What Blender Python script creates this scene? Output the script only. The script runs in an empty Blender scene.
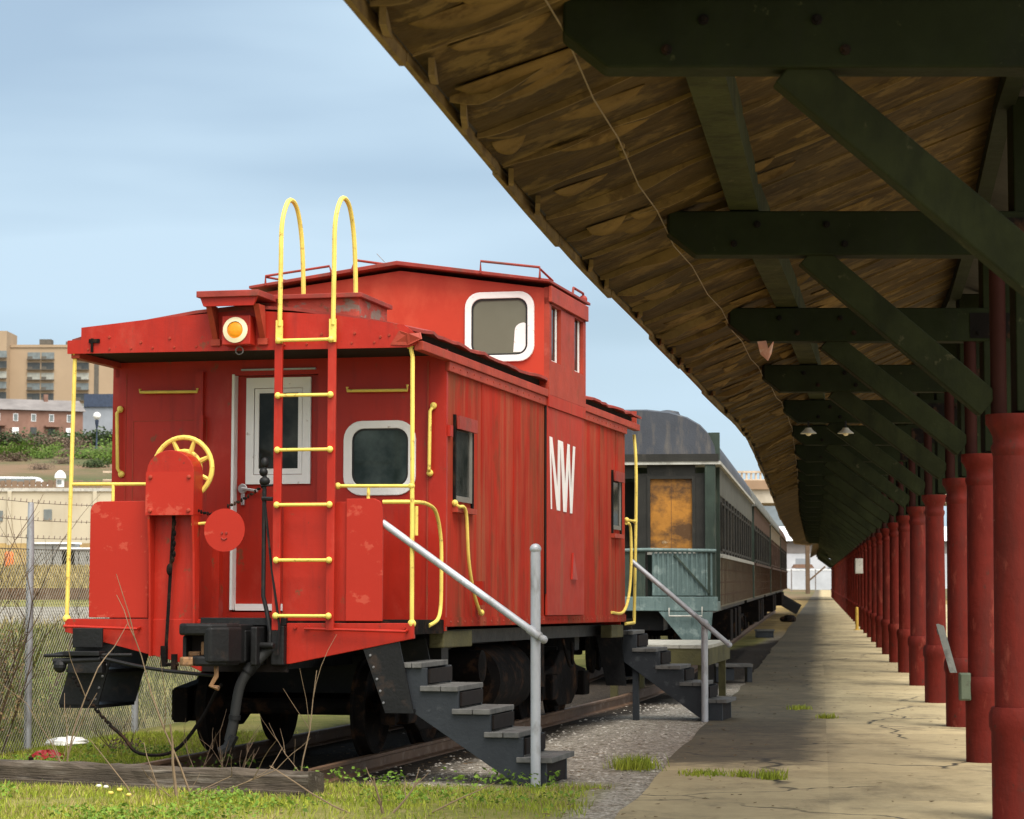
import bpy, bmesh, math, random
import numpy as np
from mathutils import Vector, Matrix
random.seed(7); rng = np.random.default_rng(11)
R_ = math.radians
scene = bpy.context.scene
col = scene.collection

# ------------------------------------------------------------------ camera
cam_d = bpy.data.cameras.new('camera'); cam = bpy.data.objects.new('camera', cam_d); col.objects.link(cam)
cam_d.sensor_width = 36; cam_d.lens = 2400/1024*36
cam.location = (0, 0, 1.72); cam.rotation_euler = (R_(90+4.0634), 0, 0)
cam_d.clip_start = .1; cam_d.clip_end = 6000
cam_d.dof.use_dof = True; cam_d.dof.focus_distance = 23; cam_d.dof.aperture_fstop = 7.1
scene.camera = cam
# ------------------------------------------------------------------ light and sky
SUN_EL, SUN_AZ = R_(61), R_(156)     # azimuth clockwise from +Y: behind the camera, veiled by thin cloud
world = bpy.data.worlds.new('World'); scene.world = world; world.use_nodes = True
wn, wl = world.node_tree.nodes, world.node_tree.links
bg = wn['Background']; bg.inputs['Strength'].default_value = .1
sky = wn.new('ShaderNodeTexSky'); sky.sky_type = 'NISHITA'; sky.sun_disc = False
sky.sun_elevation = SUN_EL; sky.sun_rotation = SUN_AZ; sky.air_density = 1.0; sky.dust_density = .6; sky.ozone_density = 2.5
tc = wn.new('ShaderNodeTexCoord'); mp = wn.new('ShaderNodeMapping'); mp.inputs['Scale'].default_value = (1.6, 1.6, 8.5)
mp.inputs['Rotation'].default_value = (0, R_(4), 0); mp.inputs['Location'].default_value = (.35, .1, .0)
nz = wn.new('ShaderNodeTexNoise'); nz.inputs['Scale'].default_value = 1.5; nz.inputs['Detail'].default_value = 4; nz.inputs['Roughness'].default_value = .42
rp = wn.new('ShaderNodeValToRGB'); rp.color_ramp.elements[0].position = .40; rp.color_ramp.elements[0].color = (.5,)*3+(1,)
rp.color_ramp.elements[1].position = .57; rp.color_ramp.elements[1].color = (.97,)*3+(1,)
mx = wn.new('ShaderNodeMix'); mx.data_type = 'RGBA'; mx.inputs['B'].default_value = (6.3, 8.15, 9.7, 1)
wl.new(tc.outputs['Generated'], mp.inputs['Vector']); wl.new(mp.outputs[0], nz.inputs['Vector']); wl.new(nz.outputs['Fac'], rp.inputs[0])
wl.new(rp.outputs[0], mx.inputs['Factor']); wl.new(sky.outputs[0], mx.inputs['A'])
# the veil of cloud is brightest round the sun, behind the camera
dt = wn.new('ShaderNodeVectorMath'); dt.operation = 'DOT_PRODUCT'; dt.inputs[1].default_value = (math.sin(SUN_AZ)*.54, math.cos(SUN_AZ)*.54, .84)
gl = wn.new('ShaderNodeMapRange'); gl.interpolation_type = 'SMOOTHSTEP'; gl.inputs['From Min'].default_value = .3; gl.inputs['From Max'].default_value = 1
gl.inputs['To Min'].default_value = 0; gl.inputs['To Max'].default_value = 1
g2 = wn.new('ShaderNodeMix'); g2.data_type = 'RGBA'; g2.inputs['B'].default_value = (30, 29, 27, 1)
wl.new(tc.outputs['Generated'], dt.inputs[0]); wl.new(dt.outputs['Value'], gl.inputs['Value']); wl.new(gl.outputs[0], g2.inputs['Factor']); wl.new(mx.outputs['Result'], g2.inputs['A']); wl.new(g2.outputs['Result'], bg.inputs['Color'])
sun_d = bpy.data.lights.new('sun', 'SUN'); sun_d.energy = 4.2; sun_d.angle = R_(30); sun_d.color = (1, .95, .87)
sun = bpy.data.objects.new('sun', sun_d); col.objects.link(sun)
sd = Vector((math.sin(SUN_AZ)*math.cos(SUN_EL), math.cos(SUN_AZ)*math.cos(SUN_EL), math.sin(SUN_EL)))
sun.rotation_euler = sd.to_track_quat('Z', 'Y').to_euler(); sun.location = sd*60
vs = scene.view_settings; vs.view_transform = 'Standard'; vs.look = 'None'; vs.exposure = 0.0; vs.gamma = 1; vs.use_curve_mapping = False
scene.cycles.use_denoising = True; scene.cycles.max_bounces = 6; scene.cycles.diffuse_bounces = 3

# ------------------------------------------------------------------ helpers
class MB:
    def __init__(s): s.v = []; s.f = []
    def add(s, vs, fs):
        b = len(s.v); s.v += [tuple(p) for p in vs]; s.f += [tuple(i+b for i in q) for q in fs]; return s
    def box(s, x0, x1, y0, y1, z0, z1):
        return s.add([(x0,y0,z0),(x1,y0,z0),(x1,y1,z0),(x0,y1,z0),(x0,y0,z1),(x1,y0,z1),(x1,y1,z1),(x0,y1,z1)],
                     [(0,3,2,1),(4,5,6,7),(0,1,5,4),(1,2,6,5),(2,3,7,6),(3,0,4,7)])
    def bar(s, p, q, w, h, up=(0,0,1)):
        p, q, up = Vector(p), Vector(q), Vector(up); d = (q-p).normalized(); a = d.cross(up)
        if a.length < 1e-4: a = d.cross(Vector((1,0,0)))
        a.normalize(); b = a.cross(d); vs = []
        for c in (p, q):
            for i, j in ((-1,-1),(1,-1),(1,1),(-1,1)): vs.append(c+a*(i*w/2)+b*(j*h/2))
        return s.add(vs, [(3,2,1,0),(4,5,6,7),(0,1,5,4),(1,2,6,5),(2,3,7,6),(3,0,4,7)])
    def tube(s, pts, r, n=8, smooth=0):
        pts = [Vector(p) for p in pts]
        if smooth and len(pts) > 2:                        # Catmull-Rom
            o = []
            for i in range(len(pts)-1):
                p0, p1, p2, p3 = pts[max(i-1,0)], pts[i], pts[i+1], pts[min(i+2,len(pts)-1)]
                for k in range(smooth):
                    t = k/smooth; o.append(.5*((2*p1)+(p2-p0)*t+(2*p0-5*p1+4*p2-p3)*t*t+(3*p1-p0-3*p2+p3)*t**3))
            pts = o+[pts[-1]]
        m = len(pts); rs = r if isinstance(r, (list, tuple)) else [r]*m
        if len(rs) != m: rs = list(np.interp(np.linspace(0,1,m), np.linspace(0,1,len(rs)), rs))
        t = (pts[1]-pts[0]).normalized(); a = t.orthogonal().normalized(); vs, fs = [], []
        for i, p in enumerate(pts):
            tt = (pts[min(i+1,m-1)]-pts[max(i-1,0)]).normalized()
            a = (a-tt*a.dot(tt)).normalized(); b = tt.cross(a)
            for k in range(n):
                g = 2*math.pi*k/n; vs.append(p+(a*math.cos(g)+b*math.sin(g))*rs[i])
        for i in range(m-1):
            for k in range(n):
                k2 = (k+1)%n; fs.append((i*n+k, i*n+k2, (i+1)*n+k2, (i+1)*n+k))
        fs.append(tuple(range(n-1,-1,-1))); fs.append(tuple((m-1)*n+k for k in range(n)))
        return s.add(vs, fs)
    def lathe(s, prof, c=(0,0,0), axis=(0,0,1), n=20):
        ax = Vector(axis).normalized(); a = ax.orthogonal().normalized(); b = ax.cross(a); c = Vector(c); vs, fs = [], []
        for (r, z) in prof:
            for k in range(n):
                g = 2*math.pi*k/n; vs.append(c+ax*z+(a*math.cos(g)+b*math.sin(g))*r)
        m = len(prof)
        for i in range(m-1):
            for k in range(n):
                k2 = (k+1)%n; fs.append((i*n+k, i*n+k2, (i+1)*n+k2, (i+1)*n+k))
        fs.append(tuple(range(n-1,-1,-1))); fs.append(tuple((m-1)*n+k for k in range(n)))
        return s.add(vs, fs)
    def prism(s, poly, d):
        poly = [Vector(p) for p in poly]; d = Vector(d); n = len(poly)
        nrm = Vector((0,0,0))
        for i in range(n): nrm += poly[i].cross(poly[(i+1)%n])
        if nrm.dot(d) > 0: poly.reverse()
        vs = poly+[p+d for p in poly]
        return s.add(vs, [tuple(range(n)), tuple(range(2*n-1,n-1,-1))]+[(i, n+i, n+(i+1)%n, (i+1)%n) for i in range(n)])
    def ball(s, c, r, sc=(1,1,1), n=10, m=7):
        c = Vector(c); vs, fs = [], []
        for i in range(m+1):
            th = math.pi*i/m
            for k in range(n):
                g = 2*math.pi*k/n; vs.append((c.x+r*sc[0]*math.sin(th)*math.cos(g), c.y+r*sc[1]*math.sin(th)*math.sin(g), c.z+r*sc[2]*math.cos(th)))
        for i in range(m):
            for k in range(n):
                k2 = (k+1)%n; fs.append((i*n+k, (i+1)*n+k, (i+1)*n+k2, i*n+k2))
        return s.add(vs, fs)
    def build(s, name, m, parent=None, smooth=False, bevel=0, loc=None):
        me = bpy.data.meshes.new(name); me.from_pydata(s.v, [], s.f); me.update()
        if smooth:
            me.polygons.foreach_set('use_smooth', [True]*len(me.polygons))
            try: me.set_sharp_from_angle(angle=R_(40))
            except Exception: pass
        o = bpy.data.objects.new(name, me); col.objects.link(o)
        if m: me.materials.append(m)
        if parent: o.parent = parent
        if loc: o.location = loc
        if bevel:
            b = o.modifiers.new('bevel', 'BEVEL'); b.width = bevel; b.segments = 2; b.limit_method = 'ANGLE'; b.angle_limit = R_(35); b.harden_normals = False
        return o
def tag(o, label=None, cat=None, group=None, kind=None):
    if label: o['label'] = label
    if cat: o['category'] = cat
    if group: o['group'] = group
    if kind: o['kind'] = kind
    return o
def empty(name, loc=(0,0,0), rot=(0,0,0)):
    o = bpy.data.objects.new(name, None); o.empty_display_size = .2; col.objects.link(o); o.location = loc; o.rotation_euler = rot; return o
def copy_tree(o, parent=None, kids=None):
    c = o.copy(); col.objects.link(c)
    if parent: c.parent = parent
    for ch in list(o.children): copy_tree(ch, c)
    return c
def rrect(x0, x1, z0, z1, r, y, n=6):                     # rounded rectangle in the XZ plane
    o = []
    for cx, cz, a0 in ((x1-r,z1-r,0),(x0+r,z1-r,90),(x0+r,z0+r,180),(x1-r,z0+r,270)):
        for k in range(n+1):
            a = R_(a0+90*k/n); o.append((cx+r*math.cos(a), y, cz+r*math.sin(a)))
    return o
def ring(mb, outer, inner, d):                            # frame between two outlines with the same count
    n = len(outer); d = Vector(d); O = [Vector(p) for p in outer]; I = [Vector(p) for p in inner]
    vs = O+I+[p+d for p in O]+[p+d for p in I]; fs = []
    for i in range(n):
        j = (i+1)%n
        fs += [(i,j,n+j,n+i),(2*n+i,3*n+i,3*n+j,2*n+j),(i,2*n+i,2*n+j,j),(n+i,n+j,3*n+j,3*n+i)]
    return mb.add(vs, fs)

# ------------------------------------------------------------------ materials
def nodes_of(name):
    m = bpy.data.materials.new(name); m.use_nodes = True; nt = m.node_tree
    return m, nt.nodes, nt.links, nt.nodes['Principled BSDF']
def ramp(N, a, b, ca=(0,0,0,1), cb=(1,1,1,1)):
    r = N.new('ShaderNodeValToRGB'); r.color_ramp.elements[0].position = a; r.color_ramp.elements[1].position = b
    r.color_ramp.elements[0].color = ca; r.color_ramp.elements[1].color = cb; return r
def noise(N, L, vec, scale, detail=4, rough=.6, sc=None):
    if sc:
        m = N.new('ShaderNodeMapping'); m.inputs['Scale'].default_value = sc; L.new(vec, m.inputs['Vector']); vec = m.outputs[0]
    n = N.new('ShaderNodeTexNoise'); n.inputs['Scale'].default_value = scale; n.inputs['Detail'].default_value = detail; n.inputs['Roughness'].default_value = rough
    L.new(vec, n.inputs['Vector']); return n.outputs['Fac']
def mixc(N, L, fac, a, b):
    m = N.new('ShaderNodeMix'); m.data_type = 'RGBA'
    for sk, v in (('A', a), ('B', b)):
        if isinstance(v, (tuple, list)): m.inputs[sk].default_value = tuple(v)[:3]+(1,)
        else: L.new(v, m.inputs[sk])
    if isinstance(fac, (int, float)): m.inputs['Factor'].default_value = fac
    else: L.new(fac, m.inputs['Factor'])
    return m.outputs['Result']
def objvec(N, L, rand=False):
    t = N.new('ShaderNodeTexCoord'); v = t.outputs['Object']
    if rand:
        oi = N.new('ShaderNodeObjectInfo'); ad = N.new('ShaderNodeVectorMath'); ad.operation = 'ADD'
        ml = N.new('ShaderNodeMath'); ml.operation = 'MULTIPLY'; ml.inputs[1].default_value = 37; L.new(oi.outputs['Random'], ml.inputs[0])
        L.new(v, ad.inputs[0]); L.new(ml.outputs[0], ad.inputs[1]); v = ad.outputs[0]
    return v
def mat(name, c, rough=.6, metal=0, var=.22, vs=2.5, layers=(), bump=.15, bs=35, bsc=None, rand=False, spec=.28):
    """layers: (colour, noise scale, axis scaling, ramp low, ramp high, strength)"""
    m, N, L, P = nodes_of(name); v = objvec(N, L, rand)
    lo = tuple(x*(1-var) for x in c); hi = tuple(min(1, x*(1+var)) for x in c)
    cur = mixc(N, L, ramp_out(N, L, noise(N, L, v, vs), .3, .7), lo, hi)
    for (lc, sc, ax, a, b, k) in layers:
        f = ramp_out(N, L, noise(N, L, v, sc, 6, .65, ax), a, b)
        mt = N.new('ShaderNodeMath'); mt.operation = 'MULTIPLY'; mt.inputs[1].default_value = k; L.new(f, mt.inputs[0])
        cur = mixc(N, L, mt.outputs[0], cur, lc)
    L.new(cur, P.inputs['Base Color']); P.inputs['Metallic'].default_value = metal; P.inputs['Specular IOR Level'].default_value = spec
    rr = N.new('ShaderNodeMapRange'); rr.inputs['To Min'].default_value = max(.05, rough-.12); rr.inputs['To Max'].default_value = min(1, rough+.12)
    L.new(noise(N, L, v, vs*3), rr.inputs['Value']); L.new(rr.outputs[0], P.inputs['Roughness'])
    if bump:
        b = N.new('ShaderNodeBump'); b.inputs['Strength'].default_value = bump; b.inputs['Distance'].default_value = .02
        L.new(noise(N, L, v, bs, 5, .6, bsc), b.inputs['Height']); L.new(b.outputs[0], P.inputs['Normal'])
    return m
def ramp_out(N, L, src, a, b):
    r = ramp(N, a, b); L.new(src, r.inputs[0]); return r.outputs['Color']

RED = (.365, .018, .008); RUST = (.17, .055, .025); BLK = (.007, .007, .0075)
M = {}
M['red'] = mat('fresh red paint', RED, .42, var=.12, vs=1.2, layers=[((.50,.065,.04), 2.3, (1,1,1), .62, .72, .35), ((.17,.015,.01), 4, (3,3,.3), .52, .75, .5), (RUST, 7, (1,1,.7), .63, .68, .8), ((.07,.03,.02), 24, None, .665, .70, .75), ((.46,.07,.045), 2.6, (1,1,.5), .56, .7, .35)], bump=.35, bs=2.6)
M['red_panel'] = mat('patched red paint', (.375,.02,.009), .45, var=.06, vs=.8, layers=[((.52,.10,.06), 3.3, (1,1,1.5), .585, .62, .45), ((.25,.02,.015), 6, (4,4,.3), .62, .85, .35)], bump=.06, bs=12)
M['red_side'] = mat('weathered red paint', (.335,.021,.010), .8, var=.2, vs=1.3, layers=[((.30,.09,.045), 2.6, (1,1.6,.14), .46, .66, .75), ((.12,.05,.022), 1.5, (1,1.0,.12), .52, .68, .75), ((.13,.03,.014), 4, (1,1.8,.12), .52, .72, .6), ((.08,.045,.02), 1.4, (1,.9,.5), .56, .7, .7), ((.42,.035,.018), 1.1, (1,1,.25), .55, .75, .6), ((.09,.03,.02), 22, (1,1,.5), .66, .74, .8)], bump=.16, bs=9, bsc=(1,3,.25))
M['red_bay'] = mat('bay panel red paint', (.35,.024,.010), .65, var=.12, layers=[((.13,.06,.025), 4, (1,2.0,.1), .56, .70, .65), ((.30,.08,.045), 2, (1,1.5,.2), .55, .7, .5)], bump=.1, bs=10)
M['red_trim'] = mat('sun faded red trim', (.32,.040,.02), .6, var=.2, layers=[(RUST, 6, (1,1,.6), .56, .7, .7), ((.5,.13,.09), 3, None, .6, .75, .5)], bump=.2, bs=20)
M['red_roof'] = mat('rusting red roof', (.26,.035,.025), .65, var=.25, layers=[((.11,.05,.035), 4, None, .5, .7, .8), ((.35,.28,.2), 9, None, .68, .72, .6)], bump=.3, bs=12)
M['red_side'].node_tree.nodes['Principled BSDF'].inputs['Specular IOR Level'].default_value = .1
M['red_cup'] = mat('cupola red paint', (.42,.036,.014), .5, var=.1, vs=1, layers=[((.62,.12,.06), 1.7, (1,1,.5), .55, .8, .5), ((.3,.04,.02), 7, (4,4,.35), .64, .8, .5)], bump=.08, bs=8)
M['patchy'] = mat('peeling red boards', (.38,.06,.04), .7, var=.3, layers=[((.2,.17,.14), 4, (1,1,2), .5, .56, .9), (RUST, 8, None, .58, .64, .8)], bump=.4, bs=20)
M['dark_seam_shade'] = mat('dark seam and shade', (.012,.008,.007), .9, bump=0)  # near black: shade of gaps and recesses put into colour; also the bay seam
M['yellow'] = mat('yellow safety paint', (.74,.56,.12), .5, var=.15, vs=5, layers=[((.30,.17,.05), 12, None, .6, .66, .75), ((.20,.05,.03), 30, None, .68, .71, .8)], bump=.1, bs=40)
M['white'] = mat('chipped white paint', (.74,.72,.70), .5, var=.06, layers=[((.30,.2,.15), 11, None, .64, .7, .7)], bump=.15, bs=30)
M['letter'] = mat('white lettering', (.78,.74,.72), .55, var=.05, layers=[((.55,.3,.26), 9, (1,1,.4), .6, .8, .5)], bump=0)
M['black'] = mat('black iron', BLK, .55, var=.3, layers=[((.05,.03,.02), 6, None, .58, .7, .5)], bump=.25, bs=25)
M['black_rust'] = mat('rusty black iron', (.007,.0055,.005), .85, var=.3, layers=[((.08,.038,.018), 5, None, .52, .68, .6)], bump=.3, bs=25)
M['black_rust'].node_tree.nodes['Principled BSDF'].inputs['Specular IOR Level'].default_value = .1
M['knuckle'] = mat('bare rusty steel', (.28,.15,.07), .65, var=.35, layers=[((.05,.035,.03), 7, None, .5, .62, .9)], bump=.3)
M['rubber'] = mat('black rubber hose', (.02,.02,.02), .65, bump=.1)
M['steel_rod'] = mat('worn steel rod', (.22,.22,.23), .5, metal=.4, layers=[((.08,.06,.05), 12, None, .5, .6, .6)])
M['chrome'] = mat('steel door lever', (.6,.6,.6), .3, metal=.9, bump=0)
M['galv'] = mat('galvanised pipe', (.40,.41,.44), .5, metal=.25, var=.15, layers=[((.20,.19,.18), 7, (1,1,.4), .52, .66, .7), ((.2,.11,.06), 16, None, .67, .71, .7)], bump=.08)
M['step'] = mat('blue black step paint', (.026,.030,.036), .6, var=.2, layers=[((.16,.16,.165), 6, None, .6, .75, .4)], bump=.2)
M['tread'] = mat('worn timber tread', (.12,.116,.11), .75, var=.3, vs=5, layers=[((.06,.06,.06), 4, (1,6,1), .5, .66, .7)], bump=.3, bs=20, bsc=(1,8,1))
M['timber'] = mat('old sleeper timber', (.075,.058,.042), .85, var=.4, vs=3, layers=[((.26,.23,.19), 3, (.5,6,6), .54, .7, .7), ((.02,.015,.012), 4, (.4,9,9), .58, .64, .8)], bump=.7, bs=8, bsc=(.6,9,9))
M['green_timber'] = mat('mossy beam timber', (.085,.076,.032), .8, var=.3, layers=[((.06,.055,.03), 4, None, .5, .7, .7)], bump=.4)
M['deck'] = mat('weathered deck boards', (.36,.34,.29), .8, var=.2, layers=[((.16,.15,.12), 5, (6,1,1), .55, .7, .6)], bump=.3)
def glass(name, c, rough=.06, dust=.25, dc=(.2,.2,.18)):
    m, N, L, P = nodes_of(name); v = objvec(N, L)
    f = ramp_out(N, L, noise(N, L, v, 3, 5), .4, .75); k = N.new('ShaderNodeMath'); k.operation = 'MULTIPLY'; k.inputs[1].default_value = dust; L.new(f, k.inputs[0])
    L.new(mixc(N, L, k.outputs[0], c, dc), P.inputs['Base Color']); P.inputs['Roughness'].default_value = rough; P.inputs['Specular IOR Level'].default_value = .12
    b = N.new('ShaderNodeBump'); b.inputs['Strength'].default_value = .06; L.new(noise(N, L, v, 2.5, 2), b.inputs['Height']); L.new(b.outputs[0], P.inputs['Normal'])
    return m
M['glass'] = glass('dark window glass', (.012,.014,.012))
M['glass_sq'] = glass('dusty green window glass', (.018,.028,.026), .1, .55, (.12,.15,.14))
M['glass_cup'] = glass('filmed cupola glass', (.13,.13,.095), .25, .4, (.17,.17,.13))
M['amber'] = mat('amber lens', (.85,.30,.012), .25, var=.1, vs=30, bump=.3, bs=60)
M['ivory'] = mat('ivory lamp ring', (.82,.72,.48), .5, var=.05, bump=0)
# station
M['iron_red'] = mat('oxide red iron column', (.135,.016,.011), .75, var=.2, vs=3, layers=[((.085,.018,.014), 2.2, (2.5,2.5,.35), .45, .68, .85), ((.26,.06,.04), 5, (1.5,1.5,.5), .58, .66, .5), ((.05,.028,.02), 11, (1,1,.6), .63, .7, .8), ((.40,.30,.24), 17, None, .73, .76, .7)], bump=.45, bs=12, rand=True, spec=.12)
M['green_lit'] = mat('lit worn olive green', (.036,.040,.016), .85, var=.35, layers=[((.012,.014,.007), 3, (2,2,.6), .5, .7, .7), ((.09,.08,.045), 8, None, .62, .7, .6)], bump=.3, bs=16, rand=True, spec=.12)  # lighter copy of the beam green, light on the purlin put into colour
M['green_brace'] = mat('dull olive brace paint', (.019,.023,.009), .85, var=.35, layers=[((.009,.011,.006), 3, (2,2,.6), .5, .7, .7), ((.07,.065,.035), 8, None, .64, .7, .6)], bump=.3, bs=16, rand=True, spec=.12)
M['iron_dark'] = mat('dark red iron', (.03,.009,.007), .8, spec=.1)  # much darker red than the iron columns below
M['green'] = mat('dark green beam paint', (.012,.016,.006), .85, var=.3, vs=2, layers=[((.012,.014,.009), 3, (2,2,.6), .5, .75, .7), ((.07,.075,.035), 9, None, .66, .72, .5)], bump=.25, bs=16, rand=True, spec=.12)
M['soffit'] = mat('peeling brown soffit boards', (.060,.037,.011), .8, var=.35, vs=1.1, layers=[((.15,.098,.032), 2.0, (1,1,1), .53, .575, .75), ((.03,.018,.007), 1.1, (.8,1.2,1), .47, .60, .85), ((.02,.012,.005), 5, (1,1.1,1), .58, .64, .6), ((.10,.062,.02), 7, (1,1.4,1), .56, .66, .5), ((.012,.009,.006), 3.2, (.7,1.8,1), .66, .71, .9)], bump=.8, bs=4, bsc=(1,1.6,1), spec=.1)
M['lip'] = mat('bare plywood edges', (.17,.11,.038), .85, var=.45, layers=[((.09,.055,.02), 5, None, .5, .62, .85)], bump=.2)
M['veneer'] = mat('curled veneer', (.135,.085,.029), .85, var=.4, vs=2, layers=[((.06,.035,.012), 5, None, .52, .64, .85)], bump=.3, spec=.1)
M['roofing'] = mat('tar roofing', (.05,.048,.045), .9)
M['cable'] = mat('tan cable', (.2,.15,.09), .7, bump=0)
# coach
M['coach_roof'] = mat('blue grey roof paint', (.05,.055,.068), .6, var=.18, vs=1.5, layers=[((.13,.115,.10), 3, (2,1,.5), .5, .68, .7), ((.35,.3,.2), 10, None, .72, .76, .8), ((.03,.03,.035), 4, (3,1,.5), .58, .75, .5)], bump=.2)
M['coach_teal'] = mat('faded teal paint', (.115,.165,.16), .6, var=.2, layers=[((.035,.065,.065), 6, (4,4,.5), .52, .7, .7), ((.3,.36,.34), 5, None, .55, .66, .5)], bump=.2)
M['coach_green'] = mat('dark green coach paint', (.03,.045,.035), .55, var=.25, layers=[((.1,.11,.08), 5, (3,3,.4), .55, .7, .5)])
M['coach_tan'] = mat('rust stained tan coach siding', (.17,.145,.095), .75, var=.2, layers=[((.07,.04,.02), 3.0, (1,2.5,.5), .47, .65, .8), ((.42,.38,.3), 6, None, .6, .75, .4)], bump=.2)
M['coach_dark'] = mat('sooty window band', (.02,.019,.016), .6, var=.35, layers=[((.12,.10,.08), 4, (1,6,.3), .55, .72, .6)])
M['coach_gray'] = mat('weathered grey letterboard', (.115,.118,.105), .7, var=.2, layers=[((.06,.055,.05), 3, (1,3,.35), .5, .7, .7), ((.3,.16,.09), 5, (1,3,.4), .62, .72, .5)])
M['coach_brown'] = mat('brown coach paint', (.085,.045,.033), .7, var=.3, layers=[((.3,.22,.15), 3, (1,3,.5), .55, .7, .6)])
M['coach_cream'] = mat('chalky cream coach paint', (.25,.21,.16), .7, var=.2, layers=[((.18,.1,.06), 4, (1,3,.4), .55, .7, .6)])
M['sash_grey'] = mat('grimy grey sash', (.17,.16,.14), .7)
M['coach_grid'] = mat('dark brown siding seams', (.075,.04,.022), .8, bump=0)
M['plywood'] = mat('orange stained board', (.36,.155,.024), .7, var=.25, vs=2, layers=[((.07,.035,.015), 2.6, (1,1,1.4), .42, .62, .95), ((.5,.42,.28), 4, None, .66, .75, .6)], bump=.2)
M['trim_pale'] = mat('pale trim', (.45,.44,.40), .7, layers=[((.15,.14,.12), 5, None, .5, .65, .6)])

# ------------------------------------------------------------------ plan of the place
def pl(pts): return (lambda y, X=[p[0] for p in pts], Y=[p[1] for p in pts]: float(np.interp(y, Y, X)) if Y[0] <= y <= Y[-1] else
    (X[0]+(y-Y[0])*(X[1]-X[0])/(Y[1]-Y[0]) if y < Y[0] else X[-1]+(y-Y[-1])*(X[-1]-X[-2])/(Y[-1]-Y[-2])))
colX = pl([(2.87,12),(3.6,17.3),(4.45,22.8),(5.28,28.5),(5.97,34),(6.62,39.2),(7.32,44.7),(32.5,244)])
_zb = lambda y: float(np.interp(y, [11,17.3,22.8,28.3,60], [4.06,4.06,3.98,3.93,3.90]))
eaveX = pl([(x*(_zb(y)-1.72)/2.34, y*(_zb(y)-1.72)/2.34) for x, y in [(-1.9,0),(-.63,9.58),(-.30,12),(.10,14.9),(.477,17.5),(1.32,22.88),(2.265,28.97),(3.25,35.16),(3.97,40.2),(5.91,55.8),(10.16,91),(18.2,154.7),(20.4,163),(32.5,262)]])
edgeX = pl([(.2,14),(.967,18.9),(1.745,24.7),(4.19,42.5),(14.3,120),(66,520)])
midX = pl([(3.0,23),(4.8,37.5),(15.6,121.5)])
def trackX(y): return -2.12+.2493*(y-21.68) if y < 33 else (.70+.2*(y-33) if y < 38 else 1.70+.1275*(y-38))
fenceX = pl([(-5.9,19),(-4.85,24.2),(-1.7,40),(1.6,60),(10.5,125),(60,500)])

# ------------------------------------------------------------------ ground
def gh(x, y):
    d = fenceX(y)-x
    if y < 20 or d < 0: return 0
    w = max(4.5, .07*y); s = min(1, max(0, d/w)); s = s*s*(3-2*s)
    h = np.interp(y, [20,26,32,38,46,60,72,90,110,140,176,179,182,220,250,380,420,2000], [0,.15,.85,1.08,1.15,1.28,1.40,1.72,2.15,2.3,2.6,2.6,8.2,9.8,12.3,24.2,26,26])
    return float(h*s)
ys = np.concatenate([np.arange(-40,14,6), np.arange(14,34,.5), np.arange(34,60,1.3), np.arange(60,185,3), np.arange(185,440,8), [460,520,620,800,1100,1600,2400]])
ts = np.concatenate([-np.array([2.2,1.4,.9,.6,.45,.35])[::1], np.arange(-.3,.2,.008), [.22,.3,.4,.6,.9,1.4,2.2]])
gv = []; 
for y in ys:
    sp = max(30, abs(y))
    for t in ts:
        x = t*sp+ (0 if y < 60 else 0); gv.append((x, y, gh(x, y)))
nt_ = len(ts); gf = [(j*nt_+i, j*nt_+i+1, (j+1)*nt_+i+1, (j+1)*nt_+i) for j in range(len(ys)-1) for i in range(nt_-1)]
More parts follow.
